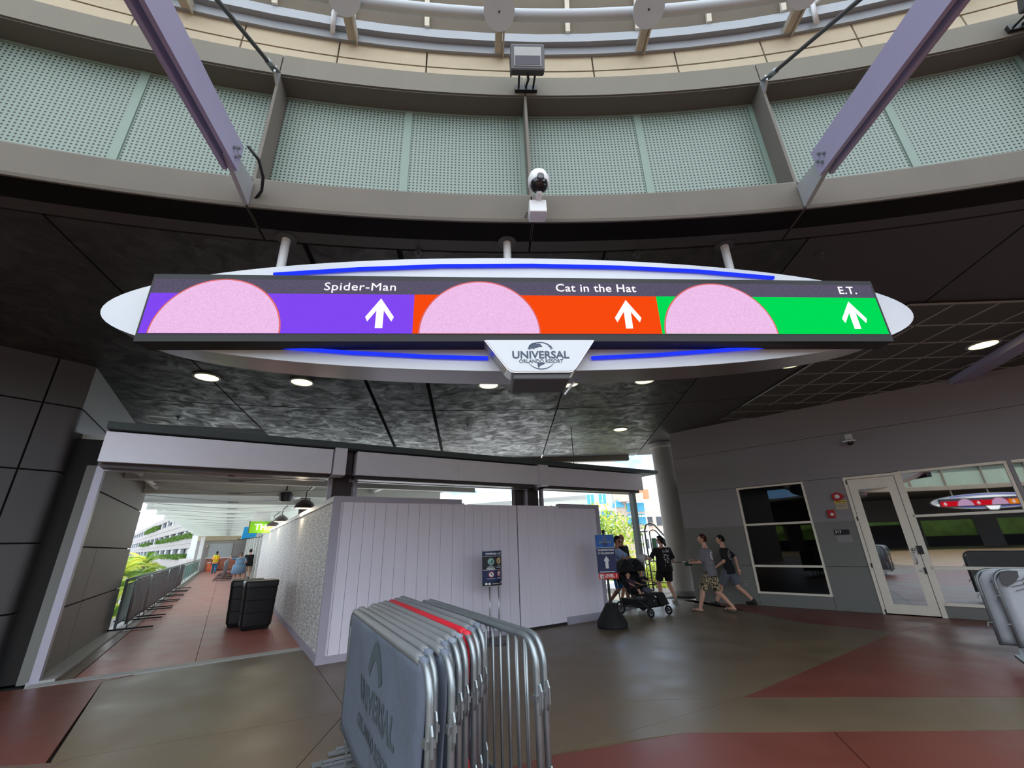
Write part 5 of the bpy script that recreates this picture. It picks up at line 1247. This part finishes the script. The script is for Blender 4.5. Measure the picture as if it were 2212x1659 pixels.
MB().tube([(-.55, 0, 1.85), (-.40, 0, 1.85), (-.36, 0, 1.75), (-.36, 0, 0)], .016, 8).build('side_tube', C_DGREY, tg, True)
tr_ = thing('terrace_railing', 'low black tube railing on the bright terrace behind the stroller', 'railing', uv(5.0, 9.5), AL)
for z in (.45, 1.0): MB().tube([(0, 0, z), (6.5, 0, z)], .02, 8).build('rail', C_DGREY, tr_, True)
for q in range(6): MB().tube([(1.3*q, 0, -.02), (1.3*q, 0, 1.0)], .02, 8).build('post', C_DGREY, tr_, True)
# ============================================================ people
SK1 = mat('skin_fair', (206, 156, 132), .55, var=.04); SK2 = mat('skin_tan', (176, 122, 98), .55, var=.04); SK3 = mat('skin_brown', (88, 58, 46), .55, var=.04)
HR_B = mat('hair_brown', (58, 36, 26), .6, var=.2, scale=30); HR_K = mat('hair_black', (20, 17, 18), .5, var=.2, scale=30); HR_R = mat('hair_auburn', (92, 46, 32), .55, var=.2, scale=30); HR_G = mat('hair_greybrown', (110, 84, 66), .6, var=.2, scale=30)
CL_GREY = mat('cloth_grey', (112, 110, 116), .9, var=.08, scale=20); CL_BLK = mat('cloth_black', (24, 23, 26), .9, var=.12, scale=20); CL_BLUE = mat('cloth_pale_blue', (150, 172, 212), .9, var=.06); CL_DENIM = mat('cloth_dusty_blue', (118, 150, 178), .9, var=.08, scale=9)
CL_SH = mat('cloth_grey_shorts', (92, 96, 106), .9, var=.08); CL_KHAKI = mat('cloth_khaki', (206, 184, 160), .9, var=.06); CL_HIV = mat('hi_vis_yellow', (236, 232, 40), .7, var=.05); CL_HIO = mat('hi_vis_orange', (244, 110, 60), .7); CL_JEAN = mat('cloth_teal_jeans', (30, 118, 160), .9, var=.08); CL_PEACH = mat('cloth_peach', (240, 150, 110), .9)
CL_WHT = mat('cloth_white', (222, 220, 222), .9, var=.05); CL_AQUA = mat('cloth_aqua_print', (36, 110, 180), .85, var=.5, scale=22); CL_CAMO = None
def patterned(name, a_, b_, scale):
    m = bpy.data.materials.new(name); m.use_nodes = True; t = m.node_tree; p = t.nodes['Principled BSDF']; tc = t.nodes.new('ShaderNodeTexCoord'); n = t.nodes.new('ShaderNodeTexNoise')
    n.inputs['Scale'].default_value = scale; n.inputs['Distortion'].default_value = 1.5; n.inputs['Detail'].default_value = 1.5
    r = t.nodes.new('ShaderNodeValToRGB'); r.color_ramp.interpolation = 'CONSTANT'; r.color_ramp.elements[0].color = (*lin(a_), 1); r.color_ramp.elements[1].position = .52; r.color_ramp.elements[1].color = (*lin(b_), 1)
    t.links.new(tc.outputs['Object'], n.inputs['Vector']); t.links.new(n.outputs[0], r.inputs[0]); t.links.new(r.outputs[0], p.inputs['Base Color']); p.inputs['Roughness'].default_value = .9; return m
CL_CAMO = patterned('cloth_leaf_print', (30, 28, 26), (196, 176, 138), 24)
SH_B = mat('shoe_black', (24, 22, 22), .6, var=.1); SH_W = mat('shoe_grey', (150, 140, 128), .7, var=.15); SH_S = mat('sandal', (92, 80, 66), .7, var=.2); EYE = mat('eye_dark', (26, 20, 18), .3); LIP = mat('lip', (150, 84, 76), .5)

def ik(a, b, l1, l2, pole):
    a, b, pole = V(a), V(b), V(pole); d = b-a; L = min(max(d.length, .05), (l1+l2)*.999); d.normalize()
    x = (l1*l1-l2*l2+L*L)/(2*L); h = sqrt(max(0, l1*l1-x*x)); p = pole-d*pole.dot(d)
    p = p.normalized() if p.length > 1e-6 else V((0, 1, 0))
    return a+d*x+p*h
def person(label, xy, az, H=1.75, fl=None, fr=None, hl=None, hr=None, hip=None, lean=0, bend=0, yaw=0, nod=0, skin=SK1, shirt=CL_GREY, sleeve=.55, shorts=CL_SH, short_len=.85, long=False,
           shoes=SH_B, hair=(HR_B, 'short'), wide=1.0, dress=None, belly=0, knee_pole=(0, 1, .1), vox=.011, z0=0.0, group=None, extra=None, sandal=False, child=False, par=None):
    k = H/1.75; t = thing('person', label, 'person', (xy[0], xy[1], z0), -radians(az), group)
    B = MB(); hs = 1.35 if child else 1.0
    fl = V(fl) if fl else V((-.10, 0, .08)); fr = V(fr) if fr else V((.10, 0, .08))
    Z = V((0, 0, 1))
    hip = V(hip) if hip else V(((fl.x+fr.x)*.5*.5, (fl.y+fr.y)/2, .93*k-.10*abs(fl.y-fr.y)*.6))
    ln = radians(lean); T = V((0, sin(ln), cos(ln))); F = V((0, cos(ln), -sin(ln)))   # torso axis and front
    w = wide
    def tp(h, x=0.0, y=0.0): return hip+T*(h*k)+V((x*k, 0, 0))+F*(y*k)
    def ringp(h, rx, ry, y=0.0, n=16): return [tp(h, rx*cos(2*pi*i/n)*w, y+ry*sin(2*pi*i/n)*(1+(w-1)*.8)) for i in range(n)]
    rings = [(-.10, .10, .08, 0), (-.04, .155, .105, -.005), (.03, .165, .115, -.01), (.13, .145, .10+belly, .0+belly*.5), (.25, .145, .10+belly*.8, .005+belly*.5), (.36, .165, .108, .0), (.44, .17, .10, -.005), (.50, .13, .08, -.01), (.54, .075, .06, -.01)]
    B.ring_loft([ringp(*r) for r in rings])
    neck = tp(.52, 0, -.01); headc = tp(.52, 0, -.0)+V((0, .02*k+sin(ln)*.05, .185*k*(1 if not child else .95)))
    B.capsule(neck, headc-V((0, .0, .04*k)), .056*k, .052*k)
    sl_, sr_ = tp(.455, -.175*w, -.005), tp(.455, .175*w, -.005)
    for s_ in (sl_, sr_): B.capsule(tp(.46, 0, -.01), s_, .06*k, .055*k)
    ua, fa = .285*k, .25*k
    hl = V(hl) if hl else sl_+V((-.07, .05, -.52*k)); hr = V(hr) if hr else sr_+V((.07, .05, -.52*k))
    arms = []
    for s_, h_, sg in ((sl_, hl, -1), (sr_, hr, 1)):
        dd = h_-s_
        if dd.length > (ua+fa)*.995: h_ = s_+dd.normalized()*(ua+fa)*.995
        e_ = ik(s_, h_, ua, fa, V((sg*.35, -.8, -.4)))
        B.capsule(s_, e_, .048*k*w**.5, .038*k); B.capsule(e_, h_, .038*k, .026*k); arms.append((s_, e_, h_))
        # hand: palm, four fingers, thumb
        d = (h_-e_).normalized(); side = d.cross(V((0, 0, 1))); side = side.normalized() if side.length > .1 else V((0, 1, 0)); nrm = side.cross(d)
        pc = h_+d*.05*k; B.capsule(h_+d*.01*k, h_+d*.075*k, .024*k, .034*k)
        for q in range(4):
            o_ = side*((q-1.5)*.019*k); l_ = (.062, .072, .068, .052)[q]*k
            p0 = h_+d*.085*k+o_; p1 = p0+d*l_*.55-nrm*.012*k*sg*0; p2 = p1+(d*.75-Z*.55).normalized()*l_*.55
            B.capsule(p0, p1, .0095*k, .009*k, 6); B.capsule(p1, p2, .009*k, .0075*k, 6)
        p0 = h_+d*.03*k+side*.026*k*(-sg); p1 = p0+(d*.6+side*(-sg)*.7).normalized()*.045*k; B.capsule(p0, p1, .012*k, .010*k, 6); B.capsule(p1, p1+d*.03*k, .010*k, .008*k, 6)
    th, sh = .43*k, .42*k; legs = []
    hl_, hr_ = hip+V((-.09*k*w, 0, -.03*k)), hip+V((.09*k*w, 0, -.03*k))
    for h_, a_, sg in ((hl_, fl, -1), (hr_, fr, 1)):
        dd = a_-h_
        if dd.length > (th+sh)*.998: h_ = a_-dd.normalized()*(th+sh)*.998
        kn = ik(h_, a_, th, sh, V(knee_pole)); B.capsule(h_, kn, .082*k*w**.6, .056*k*w**.5, 12)
        cm = kn.lerp(a_, .3)+V((0, -.015*k, 0)); B.capsule(kn, cm, .053*k*w**.4, .057*k*w**.5, 12); B.capsule(cm, a_, .056*k*w**.5, .037*k, 12); legs.append((h_, kn, a_))
    # feet follow the shin: heel up when the ankle is raised
    feet = []
    for (h_, kn, a_), sg in zip(legs, (-1, 1)):
        lift = max(0, a_.z-.085*k); pt = radians(min(60, lift*260)); fd = V((sg*.08, cos(pt), -sin(pt))).normalized()
        toe = a_+fd*.155*k; hz = a_-V((0, .035*k, 0)); 
        toe.z = max(toe.z-.045*k*(1 if lift < .03 else .4), .032*k); hz.z = max(a_.z-.05*k, .036*k); feet.append((hz, toe, a_, fd))
        B.capsule(a_, hz.lerp(toe, .25), .037*k, .034*k); B.capsule(hz, toe, .032*k, .030*k)
        for q in range(5): B.capsule(toe+V(((q-2)*.014*k, 0, -.006*k)), toe+V(((q-2)*.016*k, .03*k-abs(q-1)*.004*k, -.010*k)), .010*k, .008*k, 6)
    # head with face
    Ry = Matrix.Rotation(radians(-yaw), 3, 'Z') @ Matrix.Rotation(radians(-nod), 3, 'X'); kk = k*hs
    def hp(x, y, z): return headc+Ry @ V((x*kk, y*kk, z*kk))
    def headfn(d, p):
        x, y, z = d.x*.075, d.y*.096, d.z*.116
        if d.z < 0: x *= 1+.30*d.z; y *= (1+.12*d.z) if d.y > 0 else (1+.30*d.z)
        if d.y > .3 and d.z < -.55: y += .012
        return Ry @ V((x*kk, y*kk, z*kk))
    B.sphere(headc, 1, 20, 14, headfn)
    B.capsule(hp(0, .088, .018), hp(0, .108, -.022), .010*kk, .014*kk, 8)            # nose
    for s in (-1, 1): B.capsule(hp(s*.074, -.005, .02), hp(s*.076, -.008, -.025), .014*kk, .011*kk, 8)   # ears
    B.capsule(hp(-.03, .082, .032), hp(.03, .082, .032), .013*kk, .013*kk, 8)         # brow
    me = remesh(B, vox*k if H > 1 else .008, 4, .5); me.name = 'body'; mkobj('body', me, skin, t, True)
    eb = MB()
    for s in (-1, 1): eb.sphere(hp(s*.030, .084, .008), .012*kk, 8, 6)
    eb.build('eyes', EYE, t, True); MB().capsule(hp(-.022, .088, -.058), hp(.022, .088, -.058), .006*kk, .006*kk, 6).build('mouth', LIP, t, True)
    # hair
    hm, style = hair
    if style != 'none':
        hb_ = MB(); keep = []
        def hl_fn(d):
            if style == 'bald': return d.z > -.3 and d.y < .1 and d.z < .45
            lim = .52 if d.y > .35 else (.05 if d.y > -.15 else -.42)
            if style == 'long': lim = .45 if d.y > .35 else (-.35 if d.y > -.15 else -.95)
            return d.z > lim
        n1, n2 = 24, 16; idx = {}
        def hv(i, j):
            th_ = pi*i/n2; ph = 2*pi*j/n1; d = V((sin(th_)*cos(ph), sin(th_)*sin(ph), cos(th_)))
            return d, headfn(d, None)
        for i in range(n2):
            for j_ in range(n1):
                q = [hv(i, j_), hv(i+1, j_), hv(i+1, j_+1), hv(i, j_+1)]
                if all(hl_fn(x_[0]) for x_ in q): hb_.add([headc+x_[1]*(1.085 if style != 'bald' else 1.02)+V((0, 0, .004)) for x_ in q], [(0, 1, 2, 3)])
        o = hb_.mesh('hair'); bm = bmesh.new(); bm.from_mesh(o); bmesh.ops.remove_doubles(bm, verts=bm.verts, dist=.002); bm.to_mesh(o); bm.free()
        ho_ = mkobj('hair', o, hm, t, True); sd_ = ho_.modifiers.new('thick', 'SOLIDIFY'); sd_.thickness = .018*kk; sd_.offset = -1 if style != 'short' else .2
        if style == 'long': MB().capsule(hp(0, -.085, .0), hp(0, -.13, -.13), .062*kk, .035*kk).build('hair_tail', hm, t, True)
        if style == 'bun': MB().capsule(hp(0, -.09, .03), hp(.01, -.135, -.05), .05*kk, .055*kk).build('hair_bun', hm, t, True)
    # clothes
    S = MB(); ex = .018
    top = [(.03, .178, .128, -.008)] if not dress else []
    lo = -.12 if not child else -.03
    S.ring_loft([ringp(h, rx+ex, ry+ex+(belly if .0 < h < .3 else 0), y) for h, rx, ry, y in ((lo, .172, .122, -.005), (.0, .172, .12, -.008), (.13, .155, .108, 0), (.25, .152, .106, .003), (.36, .168, .11, 0), (.44, .172, .102, -.005), (.485, .135, .082, -.01), (.515, .075, .06, -.01))])
    for s_, e_, h_ in arms:
        m_ = s_.lerp(e_, sleeve*1.55) if sleeve <= .6 else None
        S.capsule(tp(.455), s_, .068*k, .068*k)
        if m_ is not None: S.tube([s_, s_.lerp(e_, sleeve*.7), m_], [.068*k, .066*k, .068*k], 12)
        else: S.tube([s_, e_], [.066*k, .056*k], 12); S.sphere(e_, .056*k, 10, 8); S.tube([e_, e_.lerp(h_, .95)], [.056*k, .044*k], 12)
    sme = remesh(S, .016*k if not child else .012, 3, .5); sme.name = 'shirt' if not dress else 'dress'
    so2 = mkobj(sme.name, sme, dress or shirt, t, True)
    if dress:
        D_ = MB(); D_.ring_loft([[hip+V((rx*cos(2*pi*i/20), y+ry*sin(2*pi*i/20), h*k)) for i in range(20)] for h, rx, ry, y in ((.10, .215*w, .17*w, -.01), (.0, .235*w, .20*w, -.02), (-.2, .245*w, .21*w, -.02), (-.42, .235*w, .19*w, -.01), (-.44, .22*w, .18*w, -.01))]); D_.build('skirt', dress, t, True)
    else:
        P = MB(); P.ring_loft([ringp(h, rx+.012, ry+.012, y) for h, rx, ry, y in ((-.13, .12, .10, 0), (-.08, .165, .12, -.005), (.0, .17, .122, -.01), (.06, .16, .115, -.005))])
        for h_, kn, a_ in legs:
            if long:
                P.tube([h_, kn], [.105*k, .082*k], 14); P.sphere(kn, .082*k, 10, 8); P.tube([kn, kn.lerp(a_, .93)], [.082*k, .062*k], 14)
            else:
                m_ = h_.lerp(kn, short_len); P.tube([h_+V((0, 0, .02)), h_.lerp(kn, .4), m_], [.098*k*w**.5, .105*k*w**.4, .098*k*w**.4], 14)
        pm = remesh(P, .016*k if not child else .012, 3, .5); pm.name = 'trousers' if long else 'shorts'; mkobj(pm.name, pm, shorts, t, True)
    for i, (hz, toe, a_, fd) in enumerate(feet):
        Q = MB()
        if sandal:
            Q.tube([hz+V((0, -.02, -.03*k)), hz.lerp(toe, .6)+V((0, 0, -.028*k)), toe+V((0, .05*k, -.022*k))], [.036*k, .042*k, .030*k], 10)
            o = Q.build('sandal', shoes, t, True)
            MB().tube([toe+V((-.05*k, -.03*k, -.0)), toe+V((0, -.03*k, .035*k)), toe+V((.05*k, -.03*k, -.0))], .012*k, 6).build('strap', shoes, o, True)
        else:
            Q.capsule(hz, toe+V((0, .015*k, .0)), .043*k, .040*k, 12); Q.capsule(a_+V((0, 0, .01*k)), hz.lerp(toe, .35), .046*k, .042*k)
            qm = remesh(Q, .012*k, 2, .5); qm.name = 'shoe'; mkobj('shoe', qm, shoes, t, True)
    t['_'] = 0; del t['_']
    return dict(t=t, shirt=so2, hands=(arms[0][2], arms[1][2]), hp=hp, headc=headc, tp=tp, k=k, Ry=Ry, arms=arms)
def decal(P, body_or_pts, m, h, x, size, back=True, name='shirt_print', width=None, bold=.02):
    """flat print pressed onto the shirt's back or front"""
    so2 = P['shirt']; bvh = BVHTree.FromPolygons([v_.co for v_ in so2.data.vertices], [p.vertices[:] for p in so2.data.polygons])
    if isinstance(body_or_pts, str): me = text_mesh(body_or_pts, size, bold=bold, extrude=0)
    else:
        b = MB()
        for poly in body_or_pts: b.add([(p[0]*size, p[1]*size, 0) for p in poly], [tuple(range(len(poly)))])
        me = b.mesh(name)
    if width:
        xx = [v_.co.x for v_ in me.vertices]; me.transform(Matrix.Diagonal((width/(max(xx)-min(xx)), 1, 1, 1)))
    sg = -1 if back else 1
    for v_ in me.vertices:
        c = P['tp'](h)+V((x*P['k'], 0, 0)); q = V((c.x+(v_.co.x if back else -v_.co.x), c.y+sg*.6, c.z+v_.co.y))
        hit = bvh.ray_cast(q, V((0, -sg, 0)))
        v_.co = (hit[0]+V((0, sg*.006, 0))) if hit[0] is not None else V((q.x, c.y+sg*.12, q.z))
    me.materials.clear(); me.name = name; return mkobj(name, me, m, so2)
random.seed(11)
def blots(n, w_, h_, s, seed=1):
    r_ = random.Random(seed); out = []
    for i in range(n):
        cx, cy_ = r_.uniform(-w_, w_), r_.uniform(-h_, h_); k_ = r_.randint(4, 6); out.append([(cx+s*r_.uniform(.5, 1)*cos(2*pi*q/k_), cy_+s*.8*r_.uniform(.5, 1)*sin(2*pi*q/k_)) for q in range(k_)])
    return out
def ringpoly(r0, r1, n=28): return [[(r0*cos(2*pi*i/n), r0*1.15*sin(2*pi*i/n)), (r1*cos(2*pi*i/n), r1*1.15*sin(2*pi*i/n)), (r1*cos(2*pi*(i+1)/n), r1*1.15*sin(2*pi*(i+1)/n)), (r0*cos(2*pi*(i+1)/n), r0*1.15*sin(2*pi*(i+1)/n))] for i in range(n)]

p1 = person('young man in grey t-shirt and leaf-print shorts walking past the window, seen from behind', (4.58, 11.05), -48, 1.74, fl=(-.09, .33, .085), fr=(.09, -.35, .13), hl=(-.12, .36, 1.06), hr=(.12, .34, 1.10), lean=3, yaw=-18, nod=-4, skin=SK1, shirt=CL_GREY, shorts=CL_CAMO, short_len=.98, shoes=SH_S, hair=(HR_R, 'short'), sandal=True, group='young men walking to the passage')
decal(p1, ringpoly(.05, .085)+blots(16, .05, .06, .016, 3)+[[(-.09, -.13), (.09, -.13), (.085, -.17), (-.085, -.17)]]+[[(-.08, .11), (.08, .11), (.08, .125), (-.08, .125)]], CL_WHT, .34, .0, 1.0)
cp = thing('cap', 'dark green cap with a pale brim held by the young man in grey', 'cap', tuple(V((4.58, 11.05, 0))+Matrix.Rotation(radians(48), 3, 'Z') @ V((-.06, .46, 1.03))), radians(48))
MB().sphere((0, 0, 0), (.10, .09, .07), 14, 9, lambda d, p: V((p.x, p.y, max(p.z, -.035)))).build('crown', mat('cap_green', (24, 60, 50), .8), cp, True); MB().prism([(.0+.1*cos(pi*q/10), .04+.11*sin(pi*q/10), .045) for q in range(11)], (0, 0, .012)).build('brim', CL_WHT, cp)
p2 = person('young man in black t-shirt and grey shorts striding beside the grey wall', (5.40, 11.85), -48, 1.72, fl=(-.10, .40, .085), fr=(.09, -.42, .14), hl=(-.24, .20, .92), hr=(.27, -.16, .86), lean=5, yaw=-10, skin=SK1, shirt=CL_BLK, shorts=CL_SH, short_len=.86, shoes=SH_B, hair=(HR_K, 'short'), group='young men walking to the passage')
decal(p2, ringpoly(.085, .093)+blots(7, .03, .04, .018, 5), CL_WHT, .33, .0, 1.0)
p3 = person('woman in black t-shirt with white back print and dark shorts beside the round column', (4.05, 12.75), -16, 1.72, fl=(-.12, .14, .085), fr=(.12, -.16, .10), hl=(-.40, .22, 1.12), hr=(.22, .12, .95), yaw=-34, skin=SK1, shirt=CL_BLK, sleeve=.6, shorts=CL_BLK, short_len=.78, shoes=SH_W, hair=(HR_K, 'long'), wide=1.28)
decal(p3, 'Le Chef', CL_WHT, .42, .02, .095, width=.21); decal(p3, blots(34, .09, .12, .019, 8)+[[(-.10, -.16), (.10, -.16), (.10, -.185), (-.10, -.185)]], CL_WHT, .22, .02, 1.0)
c3 = thing('cap', 'crumpled pale cloth bundle in the raised left hand of the woman in black', 'cloth', tuple(V((4.05, 12.75, 0))+Matrix.Rotation(radians(16), 3, 'Z') @ V((-.46, .33, 1.14))), radians(16))
c3.name = 'cloth_bundle'
rnd = random.Random(2); MB().sphere((0, 0, 0), (.15, .12, .10), 14, 9, lambda d, p: p*(1+.18*sin(7*d.x+5*d.z)+.12*sin(11*d.y))).build('folds', CL_WHT, c3, True); MB().tube([(.05, .0, -.08), (.12, .02, -.16), (.18, -.06, -.18)], .012, 6).build('strap', CL_GREY, c3, True)
HEAD_S = 137
p4 = person('man in pale blue t-shirt and dark sunglasses pushing the stroller', (2.62, 12.30), 120, 1.76, fl=(-.10, .22, .085), fr=(.10, -.22, .14), hl=(-.22, .58, 1.04), hr=(.22, .58, 1.04), lean=9, nod=10, yaw=-6, skin=SK2, shirt=CL_BLUE, shorts=CL_AQUA, short_len=1.0, shoes=SH_W, hair=(HR_K, 'short'))
for s in (-1, 1): pass
MB().tube([p4['hp'](-.068, .055, .012), p4['hp'](-.04, .093, .010), p4['hp'](0, .100, .012), p4['hp'](.04, .093, .010), p4['hp'](.068, .055, .012)], .019, 8).build('sunglasses', gl, p4['t'], True)
decal(p4, blots(12, .10, .03, .03, 4)+[[(q[0], q[1]-.14) for q in pl_] for pl_ in blots(9, .05, .09, .022, 6)], mat('print_navy', (44, 56, 96), .9), .30, .0, 1.0, back=False)
p5 = person('older bald person in a black top standing behind the man in pale blue', (3.05, 13.25), 150, 1.80, hl=(-.25, .1, .95), hr=(.25, .1, .95), fl=(-.1, .1, .085), fr=(.1, -.1, .085), skin=SK2, shirt=CL_BLK, sleeve=.6, shorts=CL_BLK, short_len=1.0, shoes=SH_B, hair=(HR_G, 'bald'))
# corridor people
q1 = uv(-2.0, 37.0); person('worker in a yellow and orange hi-vis vest walking off down the corridor', q1, -33, 1.76, fl=(-.09, .28, .085), fr=(.09, -.22, .12), skin=SK3, shirt=CL_PEACH, sleeve=.6, shorts=CL_JEAN, long=True, shoes=SH_B, hair=(HR_K, 'short'), wide=1.05, extra=None)
wk = [o for o in bpy.data.objects if o.type == 'EMPTY' and o.get('label', '').startswith('worker')][0]
V_ = MB(); V_.ring_loft([[V(((.20)*cos(2*pi*i/16), .0+(.145)*sin(2*pi*i/16), z)) for i in range(16)] for z in (.92, 1.0, 1.25, 1.38)]); V_.ring_loft([[V((.19*cos(2*pi*i/16), .13*sin(2*pi*i/16), z)) for i in range(16)] for z in (1.38, 1.44)])
vo = V_.build('vest', CL_HIV, wk, True); MB().lathe([(.205, 1.05), (.205, 1.10)], (0, 0, 0), 20).build('vest_band', CL_HIO, vo)
for s in (-1, 1): MB().box((s*.10, -.142, 1.22), (.045, .012, .34)).build('vest_band', CL_HIO, vo)
q2 = uv(-.62, 23.6); person('woman in a dusty blue knee-length dress raising her left hand in the corridor', q2, -33, 1.60, fl=(-.13, .10, .085), fr=(.13, -.06, .085), hl=(-.50, .12, 1.40), hr=(.30, .05, .95), skin=SK1, dress=CL_DENIM, sleeve=.55, shoes=SH_W, hair=(HR_G, 'bun'), wide=1.45, belly=.05, sandal=True)
q3 = uv(-.12, 24.4); person('man in a black t-shirt and khaki shorts walking beside the woman in blue', q3, -33, 1.80, fl=(-.10, .24, .085), fr=(.10, -.26, .16), hr=(.42, -.10, .95), skin=SK1, shirt=CL_BLK, shorts=CL_KHAKI, short_len=1.0, shoes=SH_B, hair=(HR_B, 'short'), wide=1.2)

# ============================================================ double stroller
SB = mat('stroller_fabric', (17, 17, 20), .85, var=.15, scale=14); SF = mat('stroller_frame', (26, 26, 28), .4, var=.1)
SLOC = V((2.93, 11.12, 0)); SAZ = 146
st_ = thing('double_stroller', 'black side by side double stroller with two toddlers, pushed out of the passage', 'stroller', SLOC, -radians(SAZ))
W2 = .36
fr_ = MB()
for s in (-1, 1):
    fr_.tube([(s*W2, -.62, 1.04), (s*W2, -.42, .80), (s*W2, .02, .40), (s*W2, .42, .22)], .016, 8); fr_.tube([(s*W2, -.42, .80), (s*W2, -.38, .18)], .014, 8); fr_.tube([(s*W2, -.38, .18), (s*W2, .42, .22)], .014, 8)
for y, z in ((-.38, .18), (.42, .22), (.02, .40)): fr_.tube([(-W2, y, z), (W2, y, z)], .013, 8)
fr_.build('chassis', SF, st_, True)
MB().tube([(-W2, -.62, 1.04), (-W2+.06, -.68, 1.07), (W2-.06, -.68, 1.07), (W2, -.62, 1.04)], .019, 10).build('handlebar', C_BLKR, st_, True)
for x, y, r in ((-W2-.02, -.38, .14), (W2+.02, -.38, .14), (-W2+.05, .44, .10), (W2-.05, .44, .10)):
    wl2 = MB(); wl2.tube([(x, y+(r-.022)*cos(2*pi*i/24), r+(r-.022)*sin(2*pi*i/24)) for i in range(24)], .022, 8, closed=True); wo = wl2.build('wheel', C_BLKR, st_, True)
    hb2 = MB(); hb2.lathe([(.03, -.02), (.03, .02)], (x, y, r), 12, 'x')
    for i in range(5): a_ = 2*pi*i/5; hb2.tube([(x, y, r), (x, y+(r-.025)*cos(a_), r+(r-.025)*sin(a_))], .008, 6)
    hb2.build('hub', C_DGREY, wo)
    if y > 0: MB().tube([(x, y, r), (x+.03, y-.02, r+.08), (x, y-.03, r+.14)], .014, 6).build('fork', SF, wo, True)
def seat(s):
    x = s*.18
    b = MB(); b.ring_loft([[V((x-.155, y, z)), V((x+.155, y, z)), V((x+.155, y2, z2)), V((x-.155, y2, z2))] for (y, z, y2, z2) in ((.34, .46, .34, .42), (.0, .46, .0, .42), (-.10, .48, -.14, .45), (-.36, .90, -.40, .88), (-.40, .98, -.44, .96))]); so3 = b.build('seat', SB, st_, False, .015)
    MB().prism([(x-.14, .34, .44), (x+.14, .34, .44), (x+.14, .46, .22), (x-.14, .46, .22)], (0, .02, .01)).build('footrest', SB, st_)
    R_ = []
    for a_ in range(7):
        t_ = radians(8+22*a_); yc, zc2 = -.36+.02, .86; L_r = .34
        R_.append([V((x+.17*cos(pi*q/8), yc+.36*cos(t_)*sin(pi*q/8)*.95+.0, zc2+.0+.33*sin(t_)*sin(pi*q/8)+.02)) for q in range(9)])
    c_ = MB(); c_.ring_loft(R_, cap=False, close=False); co = c_.build('canopy', SB, st_, True); sm = co.modifiers.new('thick', 'SOLIDIFY'); sm.thickness = .014
    for a_ in (1, 3, 5): MB().tube(R_[a_], .008, 6).build('canopy_rib', SF, co, True)
    MB().tube([(x-.15, .05, .60), (x-.13, .20, .63), (x+.13, .20, .63), (x+.15, .05, .60)], .014, 8).build('bumper_bar', SF, st_, True)
for s in (-1, 1): seat(s)
bk = MB(); bk.ring_loft([[V((sx2*W2*.92, y, z)) for sx2, y in ((-1, y0), (1, y0), (1, y1), (-1, y1))] for z, y0, y1 in ((.17, -.30, .33), (.20, -.33, .36), (.34, -.36, .37))]); bk.build('basket', SB, st_)
MB().tube([(.0, .37, .25), (.12, .38, .30), (.28, .38, .27)], [.03, .06, .04], 10).build('snack_bag', patterned('bag_print', (60, 66, 40), (190, 180, 150), 14), st_, True)
for x, nm in ((-.25, 'reflector'), (.05, 'reflector')): MB().box((x, .385, .31), (.07, .008, .03)).build(nm, C_PLASW, st_)
MB().tube([(-.2, -.66, 1.0), (-.2, -.68, .8), (-.02, -.68, .76), (.16, -.67, .82), (.16, -.66, 1.0)], [.05, .12, .14, .12, .05], 10).build('hanging_bag', SB, st_, True)
# toddlers sit in the stroller: things of their own
Rs = Matrix.Rotation(-radians(SAZ), 3, 'Z')
def inst(x, y): p = SLOC+Rs @ V((x, y, 0)); return (p.x, p.y)
person('toddler in a dark striped top sitting in the stroller seat nearer the column, head up', inst(-.18, -.03), SAZ, .90, hip=(0, -.06, .53), fl=(-.08, .33, .33), fr=(.09, .36, .30), hl=(-.14, .20, .66), hr=(.12, .24, .67), lean=-8, yaw=25, skin=SK1, shirt=CL_BLK, shorts=CL_SH, short_len=.9, shoes=SH_B, hair=(HR_B, 'short'), knee_pole=(0, .4, 1), child=True, group='toddlers in the stroller')
person('toddler lying back in the stroller seat nearer the blue sign', inst(.18, -.06), SAZ, .88, hip=(0, -.02, .53), fl=(-.08, .33, .30), fr=(.10, .31, .36), hl=(-.12, .16, .62), hr=(.10, .14, .60), lean=-34, nod=-8, yaw=-20, skin=SK1, shirt=mat('cloth_plum', (70, 50, 62), .9), shorts=CL_BLK, short_len=.9, shoes=SH_B, hair=(HR_B, 'short'), knee_pole=(0, .4, 1), child=True, group='toddlers in the stroller')
